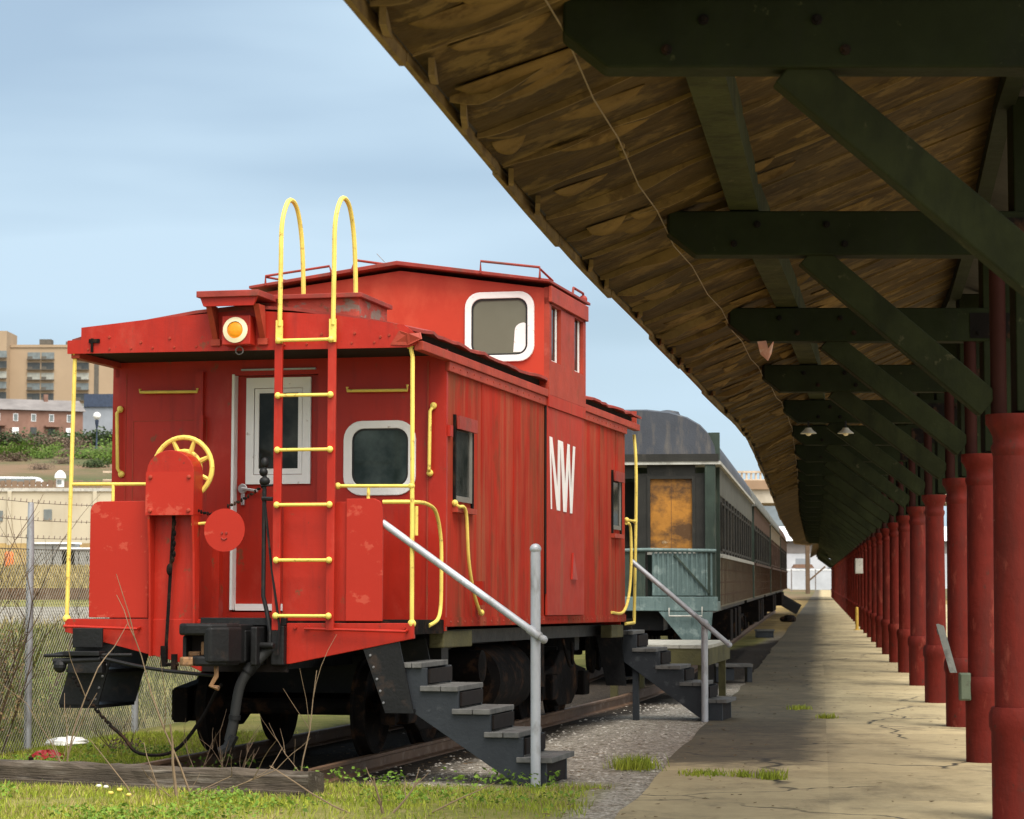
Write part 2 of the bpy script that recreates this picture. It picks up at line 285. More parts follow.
def mat_ground():
    m, N, L, P = nodes_of('grass soil and gravel'); v = objvec(N, L)
    n1 = noise(N, L, v, .55, 6, .65); n2 = noise(N, L, v, 7, 5, .7); n3 = noise(N, L, v, 60, 3, .7)
    grass = mixc(N, L, ramp_out(N, L, n1, .35, .65), (.13,.15,.025), (.32,.28,.09))
    grass = mixc(N, L, ramp_out(N, L, n2, .52, .7), grass, (.30,.25,.11))
    vo = N.new('ShaderNodeTexVoronoi'); vo.inputs['Scale'].default_value = 42; L.new(v, vo.inputs['Vector'])
    gr = mixc(N, L, ramp_out(N, L, vo.outputs['Color'], .1, .9), (.17,.145,.115), (.58,.52,.44))
    gr = mixc(N, L, ramp_out(N, L, n2, .5, .66), gr, (.17,.135,.085))
    soil = mixc(N, L, ramp_out(N, L, n2, .4, .7), (.018,.013,.009), (.05,.037,.025))
    sx = N.new('ShaderNodeSeparateXYZ'); L.new(v, sx.inputs[0])
    def mth(op, a, b=None):
        q = N.new('ShaderNodeMath'); q.operation = op
        for i, z in enumerate((a, b)):
            if z is None: continue
            if isinstance(z, (int, float)): q.inputs[i].default_value = z
            else: L.new(z, q.inputs[i])
        return q.outputs[0]
    X, Y = sx.outputs[0], sx.outputs[1]
    u = mth('SUBTRACT', X, mth('ADD', mth('MULTIPLY', mth('SUBTRACT', Y, 21.68), .235), -2.12))   # sideways from the track
    wob = mth('MULTIPLY', mth('SUBTRACT', n1, .5), 3.2)
    gm = N.new('ShaderNodeMapRange'); gm.inputs['From Min'].default_value = 0; gm.inputs['From Max'].default_value = .7
    L.new(mth('ADD', mth('SUBTRACT', Y, 19.9), wob), gm.inputs['Value'])
    gu = N.new('ShaderNodeMapRange'); gu.inputs['From Min'].default_value = .4; gu.inputs['From Max'].default_value = 1.2; L.new(mth('ADD', u, mth('MULTIPLY', wob, .4)), gu.inputs['Value'])
    ge = N.new('ShaderNodeMapRange'); ge.inputs['From Min'].default_value = -.55; ge.inputs['From Max'].default_value = -.25
    L.new(mth('ADD', mth('SUBTRACT', X, mth('ADD', mth('MULTIPLY', Y, .134), .767-.134*17.4)), mth('MULTIPLY', wob, .12)), ge.inputs['Value'])
    cur = mixc(N, L, mth('MAXIMUM', mth('MULTIPLY', gm.outputs[0], gu.outputs[0]), ge.outputs[0]), grass, gr)
    du = N.new('ShaderNodeMapRange'); du.inputs['From Min'].default_value = 1.75; du.inputs['From Max'].default_value = 1.25; L.new(mth('ADD', mth('ABSOLUTE', u), mth('MULTIPLY', wob, .35)), du.inputs['Value'])
    dy = N.new('ShaderNodeMapRange'); dy.inputs['From Min'].default_value = 19.8; dy.inputs['From Max'].default_value = 20.8; L.new(Y, dy.inputs['Value'])
    cur = mixc(N, L, mth('MULTIPLY', du.outputs[0], dy.outputs[0]), cur, soil)
    far = N.new('ShaderNodeMapRange'); far.inputs['From Min'].default_value = 66; far.inputs['From Max'].default_value = 84; L.new(Y, far.inputs['Value'])
    nf = noise(N, L, v, .09, 5, .7)
    dry = mixc(N, L, ramp_out(N, L, nf, .4, .62), (.34,.235,.085), (.22,.15,.07))
    cur = mixc(N, L, far.outputs[0], cur, dry)
    hill = N.new('ShaderNodeMapRange'); hill.inputs['From Min'].default_value = 190; hill.inputs['From Max'].default_value = 240; L.new(Y, hill.inputs['Value'])
    hl = mixc(N, L, ramp_out(N, L, noise(N, L, v, .06, 6, .7), .42, .58), (.19,.125,.075), (.09,.095,.04))
    cur = mixc(N, L, hill.outputs[0], cur, hl)
    bl = N.new('ShaderNodeMapRange'); bl.inputs['From Min'].default_value = 6.2; bl.inputs['From Max'].default_value = 5.6
    mid = mth('ABSOLUTE', mth('SUBTRACT', Y, 43)); L.new(mid, bl.inputs['Value'])
    lf = N.new('ShaderNodeMapRange'); lf.inputs['From Min'].default_value = -4.5; lf.inputs['From Max'].default_value = -6; L.new(X, lf.inputs['Value'])
    cur = mixc(N, L, mth('MULTIPLY', bl.outputs[0], lf.outputs[0]), cur, (.30,.28,.24))
    L.new(cur, P.inputs['Base Color']); P.inputs['Roughness'].default_value = .95; P.inputs['Specular IOR Level'].default_value = .2
    b = N.new('ShaderNodeBump'); b.inputs['Strength'].default_value = .7; b.inputs['Distance'].default_value = .03
    ad = mth('ADD', n3, mth('MULTIPLY', vo.outputs['Distance'], 1.5)); L.new(ad, b.inputs['Height']); L.new(b.outputs[0], P.inputs['Normal'])
    return m
g = MB(); g.add(gv, gf); tag(g.build('ground', mat_ground(), smooth=True), kind='structure')

# platform: concrete sheet, darker asphalt strip along the track side
def mat_conc(name, c1, c2, stain, d1, d2, crack=True, ks=1.0, warp=.9):
    m, N, L, P = nodes_of(name); v = objvec(N, L)
    n1 = noise(N, L, v, .5, 6, .65); n2 = noise(N, L, v, 6, 6, .7)
    cur = mixc(N, L, ramp_out(N, L, n1, .35, .65), c1, c2)
    cur = mixc(N, L, ramp_out(N, L, noise(N, L, v, .8, 7, .7, (1,.45,1)), .52, .72), cur, stain)
    # darker asphalt strip along the track side
    def mth(op, a, b=None, c=None):
        q = N.new('ShaderNodeMath'); q.operation = op
        for i, z in enumerate((a, b, c)):
            if z is None: continue
            if isinstance(z, (int, float)): q.inputs[i].default_value = z
            else: L.new(z, q.inputs[i])
        return q.outputs[0]
    s0 = N.new('ShaderNodeSeparateXYZ'); L.new(v, s0.inputs[0])
    across = mth('SUBTRACT', s0.outputs[0], mth('MULTIPLY_ADD', s0.outputs[1], .128, 3.0-23*.128))
    sm = lambda src, a, b: (lambda q: (L.new(src, q.inputs['Value']), q.outputs[0])[1])(mr_(a, b))
    def mr_(a, b):
        q = N.new('ShaderNodeMapRange'); q.inputs['From Min'].default_value = a; q.inputs['From Max'].default_value = b; return q
    n4 = noise(N, L, v, 2.2, 6, .7); n5 = noise(N, L, v, .42, 5, .65)
    e1 = sm(mth('ADD', across, mth('ADD', mth('MULTIPLY', mth('SUBTRACT', n5, .5), .6), mth('MULTIPLY', mth('SUBTRACT', n4, .5), .7))), .22, -.30)
    e2 = sm(mth('ADD', s0.outputs[1], mth('MULTIPLY', mth('SUBTRACT', n4, .5), 3.2)), 22.1, 22.9)
    k_ = mth('MULTIPLY', mth('MULTIPLY', e1, e2), sm(n5, .25, .6))
    k_ = mth('MULTIPLY_ADD', k_, .12, mth('MULTIPLY', mth('MULTIPLY', e1, e2), .84))
    cur = mixc(N, L, k_, cur, mixc(N, L, ramp_out(N, L, n4, .35, .7), d1, d2))
    f = N.new('ShaderNodeMath'); f.operation = 'MULTIPLY'; f.inputs[1].default_value = .35; L.new(ramp_out(N, L, n2, .4, .7), f.inputs[0])
    cur = mixc(N, L, f.outputs[0], cur, tuple(x*.55 for x in c1))
    if crack:
        nv = N.new('ShaderNodeTexNoise'); nv.inputs['Scale'].default_value = 1.3; nv.inputs['Detail'].default_value = 4; L.new(v, nv.inputs['Vector'])
        mm = N.new('ShaderNodeVectorMath'); mm.operation = 'MULTIPLY_ADD'; mm.inputs[1].default_value = (warp,warp,0); L.new(nv.outputs['Color'], mm.inputs[0]); L.new(v, mm.inputs[2])
        vo = N.new('ShaderNodeTexVoronoi'); vo.feature = 'DISTANCE_TO_EDGE'; vo.inputs['Scale'].default_value = .34*ks; L.new(mm.outputs[0], vo.inputs['Vector'])
        cr = ramp(N, .004, .012, (1,1,1,1), (0,0,0,1)); L.new(vo.outputs['Distance'], cr.inputs[0])
        k = N.new('ShaderNodeMath'); k.operation = 'MULTIPLY'; L.new(cr.outputs[0], k.inputs[0]); L.new(ramp_out(N, L, n1, .42, .55), k.inputs[1])
        cur = mixc(N, L, k.outputs[0], cur, (.035,.03,.022))
    st = mth('MULTIPLY_ADD', s0.outputs[0], .12, s0.outputs[1]); wq = N.new('ShaderNodeTexWhiteNoise'); wq.noise_dimensions = '2D'
    cb_ = N.new('ShaderNodeCombineXYZ'); L.new(mth('FLOOR', mth('DIVIDE', st, 2.74)), cb_.inputs[0]); L.new(mth('FLOOR', mth('DIVIDE', across, 1.9)), cb_.inputs[1]); L.new(cb_.outputs[0], wq.inputs['Vector'])
    hv = N.new('ShaderNodeHueSaturation'); L.new(mth('MULTIPLY_ADD', wq.outputs['Value'], .32, .80), hv.inputs['Value']); L.new(cur, hv.inputs['Color']); cur = hv.outputs[0]
    nd = noise(N, L, v, 1.1, 8, .72, (1,.6,1)); cur = mixc(N, L, mth('MULTIPLY', ramp_out(N, L, nd, .52, .66), .55), cur, (.10,.08,.05))
    ng = noise(N, L, v, 90, 2, .6); cur = mixc(N, L, mth('MULTIPLY', ramp_out(N, L, ng, .55, .75), .35), cur, (.16,.13,.09))
    sx = N.new('ShaderNodeSeparateXYZ'); L.new(v, sx.inputs[0])
    md = N.new('ShaderNodeMath'); md.operation = 'MODULO'; md.inputs[1].default_value = 2.74; 
    sk = N.new('ShaderNodeMath'); sk.operation = 'MULTIPLY_ADD'; sk.inputs[1].default_value = .12; L.new(sx.outputs[0], sk.inputs[0]); L.new(sx.outputs[1], sk.inputs[2]); L.new(sk.outputs[0], md.inputs[0])
    jr = ramp(N, .007, .012, (1,1,1,1), (0,0,0,1)); L.new(md.outputs[0], jr.inputs[0])
    kk = N.new('ShaderNodeMath'); kk.operation = 'MULTIPLY'; kk.inputs[1].default_value = .75; L.new(jr.outputs[0], kk.inputs[0])
    cur = mixc(N, L, kk.outputs[0], cur, (.05,.042,.03))
    L.new(cur, P.inputs['Base Color']); P.inputs['Roughness'].default_value = .85; P.inputs['Specular IOR Level'].default_value = .3
    b = N.new('ShaderNodeBump'); b.inputs['Strength'].default_value = .3; b.inputs['Distance'].default_value = .01; L.new(noise(N, L, v, 45, 6, .7), b.inputs['Height']); L.new(b.outputs[0], P.inputs['Normal'])
    return m
M['concrete'] = mat_conc('tan platform concrete', (.40,.315,.175), (.50,.40,.23), (.22,.17,.09), (.032,.027,.020), (.085,.069,.046))
yy = list(np.concatenate([np.arange(-10,60,1.0), np.arange(60,130,5), np.arange(130,421,20)]))
def strip(fl, fr, z0, z1, ysq, name, m, jit=0):
    b = MB(); vs = []; fs = []
    for y in ysq:
        a = fl(y)+(random.uniform(-jit,jit) if jit else 0); vs += [(a,y,z0),(a,y,z1),(fr(y),y,z1),(fr(y),y,z0)]
    for i in range(len(ysq)-1):
        k = i*4; fs += [(k,k+4,k+5,k+1),(k+1,k+5,k+6,k+2),(k+2,k+6,k+7,k+3)]
    n = len(ysq)*4-4; fs += [(0,1,2,3),(n+3,n+2,n+1,n)]
    b.add(vs, fs); return b.build(name, m)
tag(strip(edgeX, lambda y: colX(y)+7.5, -.2, .012, yy, 'platform', M['concrete'], .04), kind='structure')

# railway track
M['rail'] = mat('rusty rail steel', (.13,.075,.045), .6, metal=.3, layers=[((.3,.24,.19), 7, None, .55, .7, .5)])
tyy = [20.2,20.8,22,24,27,30,33,36,39,43,50,60,80,100,130]
tr = empty('railway_track', (0,0,0)); tag(tr, kind='structure')
RAIL = [(-.065,0),(.065,0),(.065,.015),(.012,.03),(.012,.11),(.036,.12),(.036,.148),(-.036,.148),(-.036,.12),(-.012,.11),(-.012,.03),(-.065,.015)]
for sgn in (-1, 1):
    b = MB(); vs = []; n = len(RAIL)
    for y in tyy:
        cx = trackX(y)+sgn*.75*1.03; vs += [(cx+x, y-(.25*sgn*.75 if y < 40 else 0), z) for x, z in RAIL]
    fs = [(i*n+k, (i)*n+(k+1)%n, (i+1)*n+(k+1)%n, (i+1)*n+k) for i in range(len(tyy)-1) for k in range(n)]
    fs += [tuple(range(n))[::-1], tuple((len(tyy)-1)*n+k for k in range(n))]
    b.add(vs, fs).build('rail', M['rail'], tr)

# ------------------------------------------------------------------ platform canopy
zB = lambda y: float(np.interp(y, [11,17.3,22.8,28.3,60], [4.06,4.06,3.98,3.93,3.90]))      # underside of the tie beams, and the eave
zR = lambda y: zB(y)+1.26
CYS = [10.95, 17.3]+[17.3+5.48*k for k in range(1, 42)]
def roofz(x, y): return zB(y)+1.26*min(1, max(-.2, (x-eaveX(y))/(colX(y)-eaveX(y))))
can = empty('platform_canopy', (0,0,0)); tag(can, 'long dark timber platform canopy with peeling brown soffit and green beams, curving away', 'canopy')
sb, lp = MB(), MB()
psy = list(np.arange(7.8,64,.98))+list(np.arange(64,154.6,3.0))+[154.7]; psy2 = list(np.arange(155,245,4.0))
for seq in (psy, psy2):
    for i in range(len(seq)-1):
        y0, y1 = seq[i]+.006, seq[i+1]-.004
        fine = y0 < 64; nu = 26 if fine else 4; nv = 3 if fine else 1
        A0, ph, ph2 = random.choice((.015,.03,.05,.07,.09,.11))*random.uniform(.8,1.1), random.uniform(0,6), random.uniform(0,6); ex = random.uniform(.012,.03) if fine else 0
        if random.random() < .2: A0 *= .3
        tilt = random.uniform(0,.006); vs = []; fs = []
        for a in range(nu+1):
            t = (a/nu)**1.4
            drop = 0
            if fine:
                s = t*3.2
                drop = A0*math.exp(-s*1.5)*(.75+.45*math.sin(7*s+ph))+.038*max(0, math.sin(4.1*s+ph2))**4*max(0,1-t*.9)+.010*math.sin(9*s+ph2)*max(0,1-t)**2+.005
                drop = max(.004, drop)*min(1, .2+s*6)
            for c in range(nv+1):
                w = c/nv; y = y0+(y1-y0)*w
                xe, xc = eaveX(y)+ex, colX(y)
                x = xe+(xc-xe)*t; z = zB(y)+.03+1.26*(x-eaveX(y))/(xc-eaveX(y))
                vs.append((x, y, z-drop*(1-w)**1.6-tilt*(1-w)))
        for a in range(nu):
            for c in range(nv):
                k = a*(nv+1)+c; fs.append((k, k+1, k+nv+2, k+nv+1))
        sb.add(vs, fs)
        if fine:                                               # the bare edge of the sagging sheet, facing back along the platform
            ev = []; 
            for a in range(nu+1):
                p = vs[a*(nv+1)]; zt = zB(p[1])+.03+1.26*(p[0]-eaveX(p[1]))/(colX(p[1])-eaveX(p[1]))+.012
                ev += [(p[0], p[1]-.001, p[2]-.004), (p[0], p[1]-.001, zt)]
            ev += [(q[0], q[1]+.02, q[2]) for q in ev]; n2 = 2*(nu+1)
            lp.add(ev, [(2*a,2*a+2,2*a+3,2*a+1) for a in range(nu)]+[(n2+2*a,n2+2*a+1,n2+2*a+3,n2+2*a+2) for a in range(nu)]+[(2*a,n2+2*a,n2+2*a+2,2*a+2) for a in range(nu)])
            xe = eaveX(y0)+ex; x1 = xe+random.uniform(.03,.07)     # lath end block just inside the eave
            if random.random() < .6: lp.prism([(x1,y0+.03,zB(y0)+.03),(x1,y0+random.uniform(.5,.9),zB(y0)+.03),(x1,y0+random.uniform(.3,.5),zB(y0)-random.uniform(.0,.03)),(x1,y0+.03,zB(y0)-random.uniform(.02,.06))], (.03,0,0))
sb.build('soffit_boards', M['soffit'], can); lp.build('board_edge', M['lip'], can)
pv = MB(); pr = random.Random(9)                                  # curled flaps of peeling veneer near the eave
for q in range(100):
    y0 = 8.5+46*pr.random()**1.5; xe = eaveX(y0); x0 = xe+.05+pr.random()**1.6*1.5; Lf = pr.uniform(.18,.75); wd = pr.uniform(.07,.22); dp = pr.uniform(.02,.075); vs, fs = [], []; ph = pr.uniform(-.25,.25)
    for a in range(11):
        t = a/10; x = x0+Lf*t; env = max(0, math.sin(math.pi*t))**.6*(1+ph*math.sin(6*t))
        z = zB(y0)+.024+1.26*(x-xe)/(colX(y0)-xe)-.012
        for c in range(4): w = c/3; vs.append((x, y0+.12*t+wd*w*env, z-dp*env*w**1.3-.004))
    for a in range(10):
        for c in range(3): fs.append((a*4+c, a*4+c+1, a*4+c+5, a*4+c+4))
    pv.add(vs, fs)
pvo = pv.build('peeling_veneer', M['veneer'], can, smooth=True); pvo['kind'] = 'stuff'; sm_ = pvo.modifiers.new('thick', 'SOLIDIFY'); sm_.thickness = .006
fb = MB(); fr = random.Random(3); y = 7.8                        # eave boards butted end to end
while y < 150:
    y1 = min(y+(2.9 if y < 60 else 8), 154.6); d = fr.uniform(-.022,.022); e0, e1 = fr.uniform(-.012,.012), fr.uniform(-.012,.012)
    ysx = np.linspace(y+.004, y1-.004, 5); vs, fs = [], []
    for k, w in enumerate(ysx):
        x = eaveX(w)-.028+d*.3; a = zB(w)-.012+d+e0+(e1-e0)*k/4; vs += [(x,w,a),(x+.03,w,a),(x+.03,w,zB(w)+.12),(x,w,zB(w)+.12)]
    for k in range(4):
        for q in range(4): fs.append((k*4+q,(k+1)*4+q,(k+1)*4+(q+1)%4,k*4+(q+1)%4))
    fs += [(0,1,2,3),(19,18,17,16)]; fb.add(vs, fs); y = y1
fb.build('eave_board', M['lip'], can)
rt = MB(); rs = list(np.arange(7.8,154.8,2.0))+[154.7]
for seq in (rs, psy2):
    vs, fs = [], []
    for y in seq:
        e, c = eaveX(y), colX(y); o = c+.9  # overhang right of columns cut short, unseen shape chosen to let light in
        a, r_ = zB(y), zR(y); vs += [(e+.004,y,a+.045),(e-.03,y,a+.125),(c,y,r_+.16),(o,y,r_-.20),(o,y,r_-.30),(c,y,r_+.045)]
    for i in range(len(seq)-1):
        for k in range(6): fs.append((i*6+k, (i+1)*6+k, (i+1)*6+(k+1)%6, i*6+(k+1)%6))
    n = (len(seq)-1)*6; fs += [(0,1,2,5),(2,3,4,5),(n+5,n+2,n+1,n),(n+5,n+4,n+3,n+2)]
    rt.add(vs, fs)
rt.build('roof', M['roofing'], can)
for sgn in (1,):                                                # purlin on top of the tie beams
    b = MB(); yy_ = [7.9]+[y for y in CYS if y < 240]
    for a, c in zip(yy_[:-1], yy_[1:]):
        def pp(y):
            off = 1.24*min(1, (colX(y)-eaveX(y))/3); x = eaveX(y)+off
            if sgn < 0: x = 2*colX(y)-x
            return Vector((x, y, zB(y)+.45))
        b.bar(pp(a), pp(c), .21, .24)
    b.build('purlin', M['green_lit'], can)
b = MB(); b.tube([(colX(y)+.0, y, zR(y)-.1) for y in yy_], .09, 4); b.build('ridge_beam', M['green'], can)
for y in CYS:
    ZB, ZR = zB(y), zR(y); c, e = colX(y), eaveX(y); off = min(.74, (c-e)*.3); L0 = e+off; R0 = c+.5
    b = MB(); top = ZB+.30
    b.prism([(L0-.06,y-.11,top+.02),(L0-.06,y-.11,ZB+.16),(L0+.14,y-.11,ZB),(R0-.1,y-.11,ZB),(R0,y-.11,ZB+.1),(R0,y-.11,top+.02)], (0,.22,0))
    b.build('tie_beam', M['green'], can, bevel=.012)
    if y < 50:
        b = MB()
        for xb in (c-1.2, c-1.33, c-.02, c+.30, e+1.15, e+1.32): b.lathe([(.026,0),(.026,.012),(.014,.014),(.014,.03)], (xb,y-.11,ZB+.08+.14*((int(xb*100))%2)), (0,-1,0), 8)
        b.box(c-.10,c+.40,y-.118,y-.1101,ZB+.03,ZB+.27); b.build('beam_plate', M['black_rust'], can)
    for s in (-1,):
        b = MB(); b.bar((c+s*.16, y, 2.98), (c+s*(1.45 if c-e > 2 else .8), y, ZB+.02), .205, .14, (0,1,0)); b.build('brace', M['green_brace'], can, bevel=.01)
    b = MB(); b.box(c+.03, c+.44, y-.10, y+.12, 2.93, ZR-.1); b.build('post', M['green'], can, bevel=.01)
    b = MB(); b.tube([(c-.09,y-.04,2.90),(c-.09,y-.04,ZB)], .06, 10); b.build('iron_post', M['iron_dark'], can, smooth=True)
# cable slung under the soffit from beam to beam, with a pair of knobs
cb = MB(); P = []
for y in np.arange(8.2,60,1.37):
    x = eaveX(y)+.68; P.append((x, y, roofz(x,y)-.07-.05*abs(math.sin(y*1.15))))
cb.tube(P, .0045, 5); cb.build('cable', M['cable'], can)
for y in (14.0, 14.25):
    x = eaveX(y)+.66; b = MB(); b.ball((x,y,roofz(x,y)-.05), .03); b.build('insulator', M['lip'], can)

# columns
cp = MB()
cp.lathe([(.185,0),(.185,.03),(.165,.05),(.165,.62),(.18,.68),(.18,.74),(.160,.79),(.138,.80),(.136,1.5),(.128,2.62),(.142,2.64),(.142,2.67),(.128,2.69),(.128,2.74),(.155,2.80),(.178,2.83),(.178,2.90),(.10,2.91)], n=22)
shaft_me = None; first = None
csg = MB(); csg.lathe([(.167,.0),(.167,.62),(.183,.66),(.183,.75),(.163,.80)], n=22)
special = {0:'oxide red iron column at the very end of the canopy, nearest of all', 1:'large oxide red column filling the right edge, nearest in view', 2:'second nearest red column, carrying a small green box near its base',
           3:'third red column, with a leaning grey metal plate against it', 4:'fourth nearest red column, paler upper shaft with a bulging base casing', 5:'fifth nearest red iron column of the platform row', 6:'sixth nearest red iron column of the platform row', 13:'red column carrying the white switch box high on its shaft'}
for i, y in enumerate(CYS):
    if first is None:
        first = empty('iron_column'); o = first
        s = MB(); s.lathe([(.140,.0),(.140,.80),(.136,1.5),(.128,2.62)], n=22); s.build('shaft', M['iron_red'], o, smooth=True)
        csg.build('base_casing', M['iron_red'], o, smooth=True)
        s = MB(); s.lathe([(.128,2.60),(.142,2.64),(.142,2.67),(.128,2.69),(.128,2.74),(.155,2.80),(.178,2.83),(.178,2.90),(.10,2.905)], n=22); s.build('capital', M['iron_red'], o, smooth=True)
    else: o = copy_tree(first)
    o.location = (colX(y), y, .012); o.rotation_euler = (0, 0, random.uniform(0,6))
    tag(o, special.get(i, 'one of the far red iron columns receding along the platform'), 'column', 'red iron columns along the platform')
# things fixed to columns
def col_thing(i, name, label, cat, m, box, z, dx=-.17, dy=-.12):
    y = CYS[i]; o = empty(name, (colX(y)+dx, y+dy, z)); tag(o, label, cat)
    b = MB(); b.box(-box[0]/2, box[0]/2, -box[1], 0, -box[2]/2, box[2]/2); b.build('case', m, o, bevel=.012)
    b = MB(); b.box(-box[0]/2+.012, box[0]/2-.012, -box[1]-.012, -box[1]+.002, -box[2]/2+.012, box[2]/2-.012); b.build('cover', m, o, bevel=.006)
    return o
M['box_green'] = mat('grey green box paint', (.10,.12,.08), .6, layers=[((.05,.04,.03), 9, None, .55, .65, .6)])
col_thing(2, 'junction_box', 'small green electrical box low on the second nearest red column', 'electrical box', M['box_green'], (.11,.07,.26), .72, -.19, -.05)
col_thing(13, 'switch_box', 'white metal switch box high on a far red column', 'electrical box', M['trim_pale'], (.27,.16,.52), 2.2, -.22)
b = MB(); b.box(-.17,.17,-.1,.1,0,.9); M['caution'] = mat('ochre yellow paint', (.42,.26,.04), .6)
o = empty('bollard', (colX(CYS[13])-.33, CYS[13]-.4, .012)); tag(o, 'ochre yellow guard post standing under the white switch box', 'bollard')
b = MB(); b.lathe([(.055,0),(.055,.74),(.04,.78),(.01,.79)], n=14); b.build('post', M['caution'], o, smooth=True)
b = MB(); b.lathe([(.12,0),(.12,.02),(.06,.03)], n=14); b.build('base_plate', M['caution'], o)
M['plate'] = mat('grey sheet metal', (.16,.165,.15), .5, metal=.4, layers=[((.05,.05,.045), 6, None, .5, .65, .7)])
y = CYS[3]; o = empty('metal_plate', (colX(y)-.20, y-.30, .93)); o.rotation_euler = (R_(-8), R_(-14), 0)
tag(o, 'leaning grey strip of sheet metal on the third red column', 'metal plate')
b = MB(); b.prism([(-.045,0,-.28),(.035,0,-.30),(.035,0,.26),(-.02,0,.30),(-.045,0,.30)], (0,.015,0)); b.build('sheet', M['plate'], o)
b = MB(); b.box(-.05,.04,.015,.05,.18,.25); b.build('hook', M['plate'], o)
# lamps and a torn shade under the tie beams
M['lampwhite'] = mat('dusty white enamel', (.62,.60,.52), .5, bump=0); M['pinkrag'] = mat('faded pink rag', (.55,.27,.2), .8, layers=[((.7,.6,.5), 3, None, .5, .6, .8)])
def lamp(px_x, y, label):
    o = empty('pendant_lamp', (px_x, y, zB(y))); tag(o, label, 'lamp')
    b = MB(); b.tube([(0,0,.02),(0,0,-.10)], .012, 6); b.build('stem', M['black'], o)
    b = MB(); b.lathe([(.04,-.08),(.06,-.11),(.11,-.15),(.115,-.16),(.10,-.16),(.05,-.12)], n=16); b.build('shade', M['lampwhite'], o, smooth=True)
    b = MB(); b.ball((0,0,-.15), .045); b.build('bulb', M['ivory'], o, smooth=True)
lamp(eaveX(CYS[4])+1.0, CYS[4]-.2, 'small white enamel lamp under the canopy, left one of two side by side')
lamp(eaveX(CYS[4])+1.52, CYS[4]-.2, 'small white enamel lamp under the canopy, right one of two side by side')
o = empty('torn_rag', (2.40, 22.60, 3.70)); tag(o, 'torn pale pink rag dangling below a dark canopy beam', 'rag')
b = MB(); b.prism([(-.08,0,.27),(.0,.02,.28),(.02,0,.20),(.07,.01,.27),(.05,.02,.16),(.015,0,.09),(-.05,.01,.15)], (.01,.03,0)); b.build('cloth', M['pinkrag'], o)

# ------------------------------------------------------------------ red caboose
TH = math.atan(.249); CO = Vector((-2.120668, 21.680555, .12))
Ra = Vector((math.cos(TH), -math.sin(TH), 0)); Aa = Vector((math.sin(TH), math.cos(TH), 0))
def cl(u, v, z=0): return CO+Ra*u+Aa*v+Vector((0,0,z))
cab = empty('red_caboose', CO, (-.011, 0, -TH)); tag(cab, 'red railway caboose with yellow ladder, cupola and white letters, weathered side', 'caboose')
HW = 1.575; LB = 8.10
def part(b, name, m, smooth=False, bevel=0, parent=cab): return b.build(name, M[m] if isinstance(m, str) else m, parent, smooth, bevel)
# end walls and door recess
b = MB()
b.box(-1.622,-.45, 0,.05, 1.15,3.66); b.box(.37,HW, 0,.05, 1.15,3.66); b.box(-.45,.37, 0,.05, 3.46,3.70); b.box(-.45,.37,0,.05,1.15,1.31)
ew = part(b, 'end_wall', 'red')
b = MB(); b.box(-1.49,-1.485,-.004,.0,1.3,3.5); b.box(1.40,1.412,-.012,.0,1.2,3.55); b.box(-1.41,-.69,-.004,0,3.055,3.062); b.box(-.70,-.692,-.004,0,2.32,3.06); b.box(-1.42,-1.412,-.004,0,2.32,3.06); b.box(-1.42,-1.2,-.004,0,2.32,2.328)
part(b, 'panel_seam', 'red_trim')
b = MB(); b.box(-.80,-.72,-.05,-.004,2.9,3.5); b.box(-.74,-.70,-.09,-.05,2.85,3.1); part(b, 'conduit', 'red')
dr = MB(); dr.box(-.44,.36,.085,.125,1.32,3.46); door = part(dr, 'door', 'red')
b = MB(); b.box(-.452,-.428,-.012,.085,1.33,3.47); part(b, 'jamb', 'white', parent=door)
b = MB(); b.box(-.42,.36,.05,.085,1.325,1.385); part(b, 'door_sill', 'white', parent=door)
b = MB(); ring(b, [(-.337,.055,2.47),(.282,.055,2.47),(.282,.055,3.44),(-.337,.055,3.44)], [(-.262,.055,2.555),(.205,.055,2.555),(.205,.055,3.345),(-.262,.055,3.345)], (0,.03,0))
ring(b, [(-.255,.06,2.56),(.2,.06,2.56),(.2,.06,3.34),(-.255,.06,3.34)], [(-.215,.06,2.61),(.162,.06,2.61),(.162,.06,3.30),(-.215,.06,3.30)], (0,.02,0)); part(b, 'door_window_frame', 'white', parent=door)
b = MB(); b.box(-.215,.162,.074,.08,2.61,3.30); part(b, 'door_window_pane', 'glass', parent=door)
b = MB(); b.lathe([(.045,0),(.045,.02)], (-.36,.06,2.43), (0,-1,0), 12); b.box(-.378,-.345,.05,.08,2.28,2.42); b.bar((-.36,.02,2.43),(-.20,.02,2.405),.03,.025); part(b, 'door_handle', 'chrome', parent=door, bevel=.004)
b = MB(); b.box(-.36,.35,-.03,.0,3.50,3.515); part(b, 'drip_strip', 'galv')
# square end window
sq = MB(); ring(sq, rrect(.62,1.295,2.355,3.026,.17,-.02), rrect(.70,1.225,2.435,2.955,.11,-.02), (0,.03,0)); sw = part(sq, 'end_window', 'white', bevel=.006)
b = MB(); ring(b, rrect(.70,1.225,2.435,2.955,.11,-.012), rrect(.716,1.209,2.451,2.939,.10,-.012), (0,.02,0)); part(b, 'gasket', 'rubber', parent=sw)
b = MB(); b.prism(rrect(.716,1.209,2.451,2.939,.10,-.006), (0,.01,0)); part(b, 'pane', 'glass_sq', parent=sw)
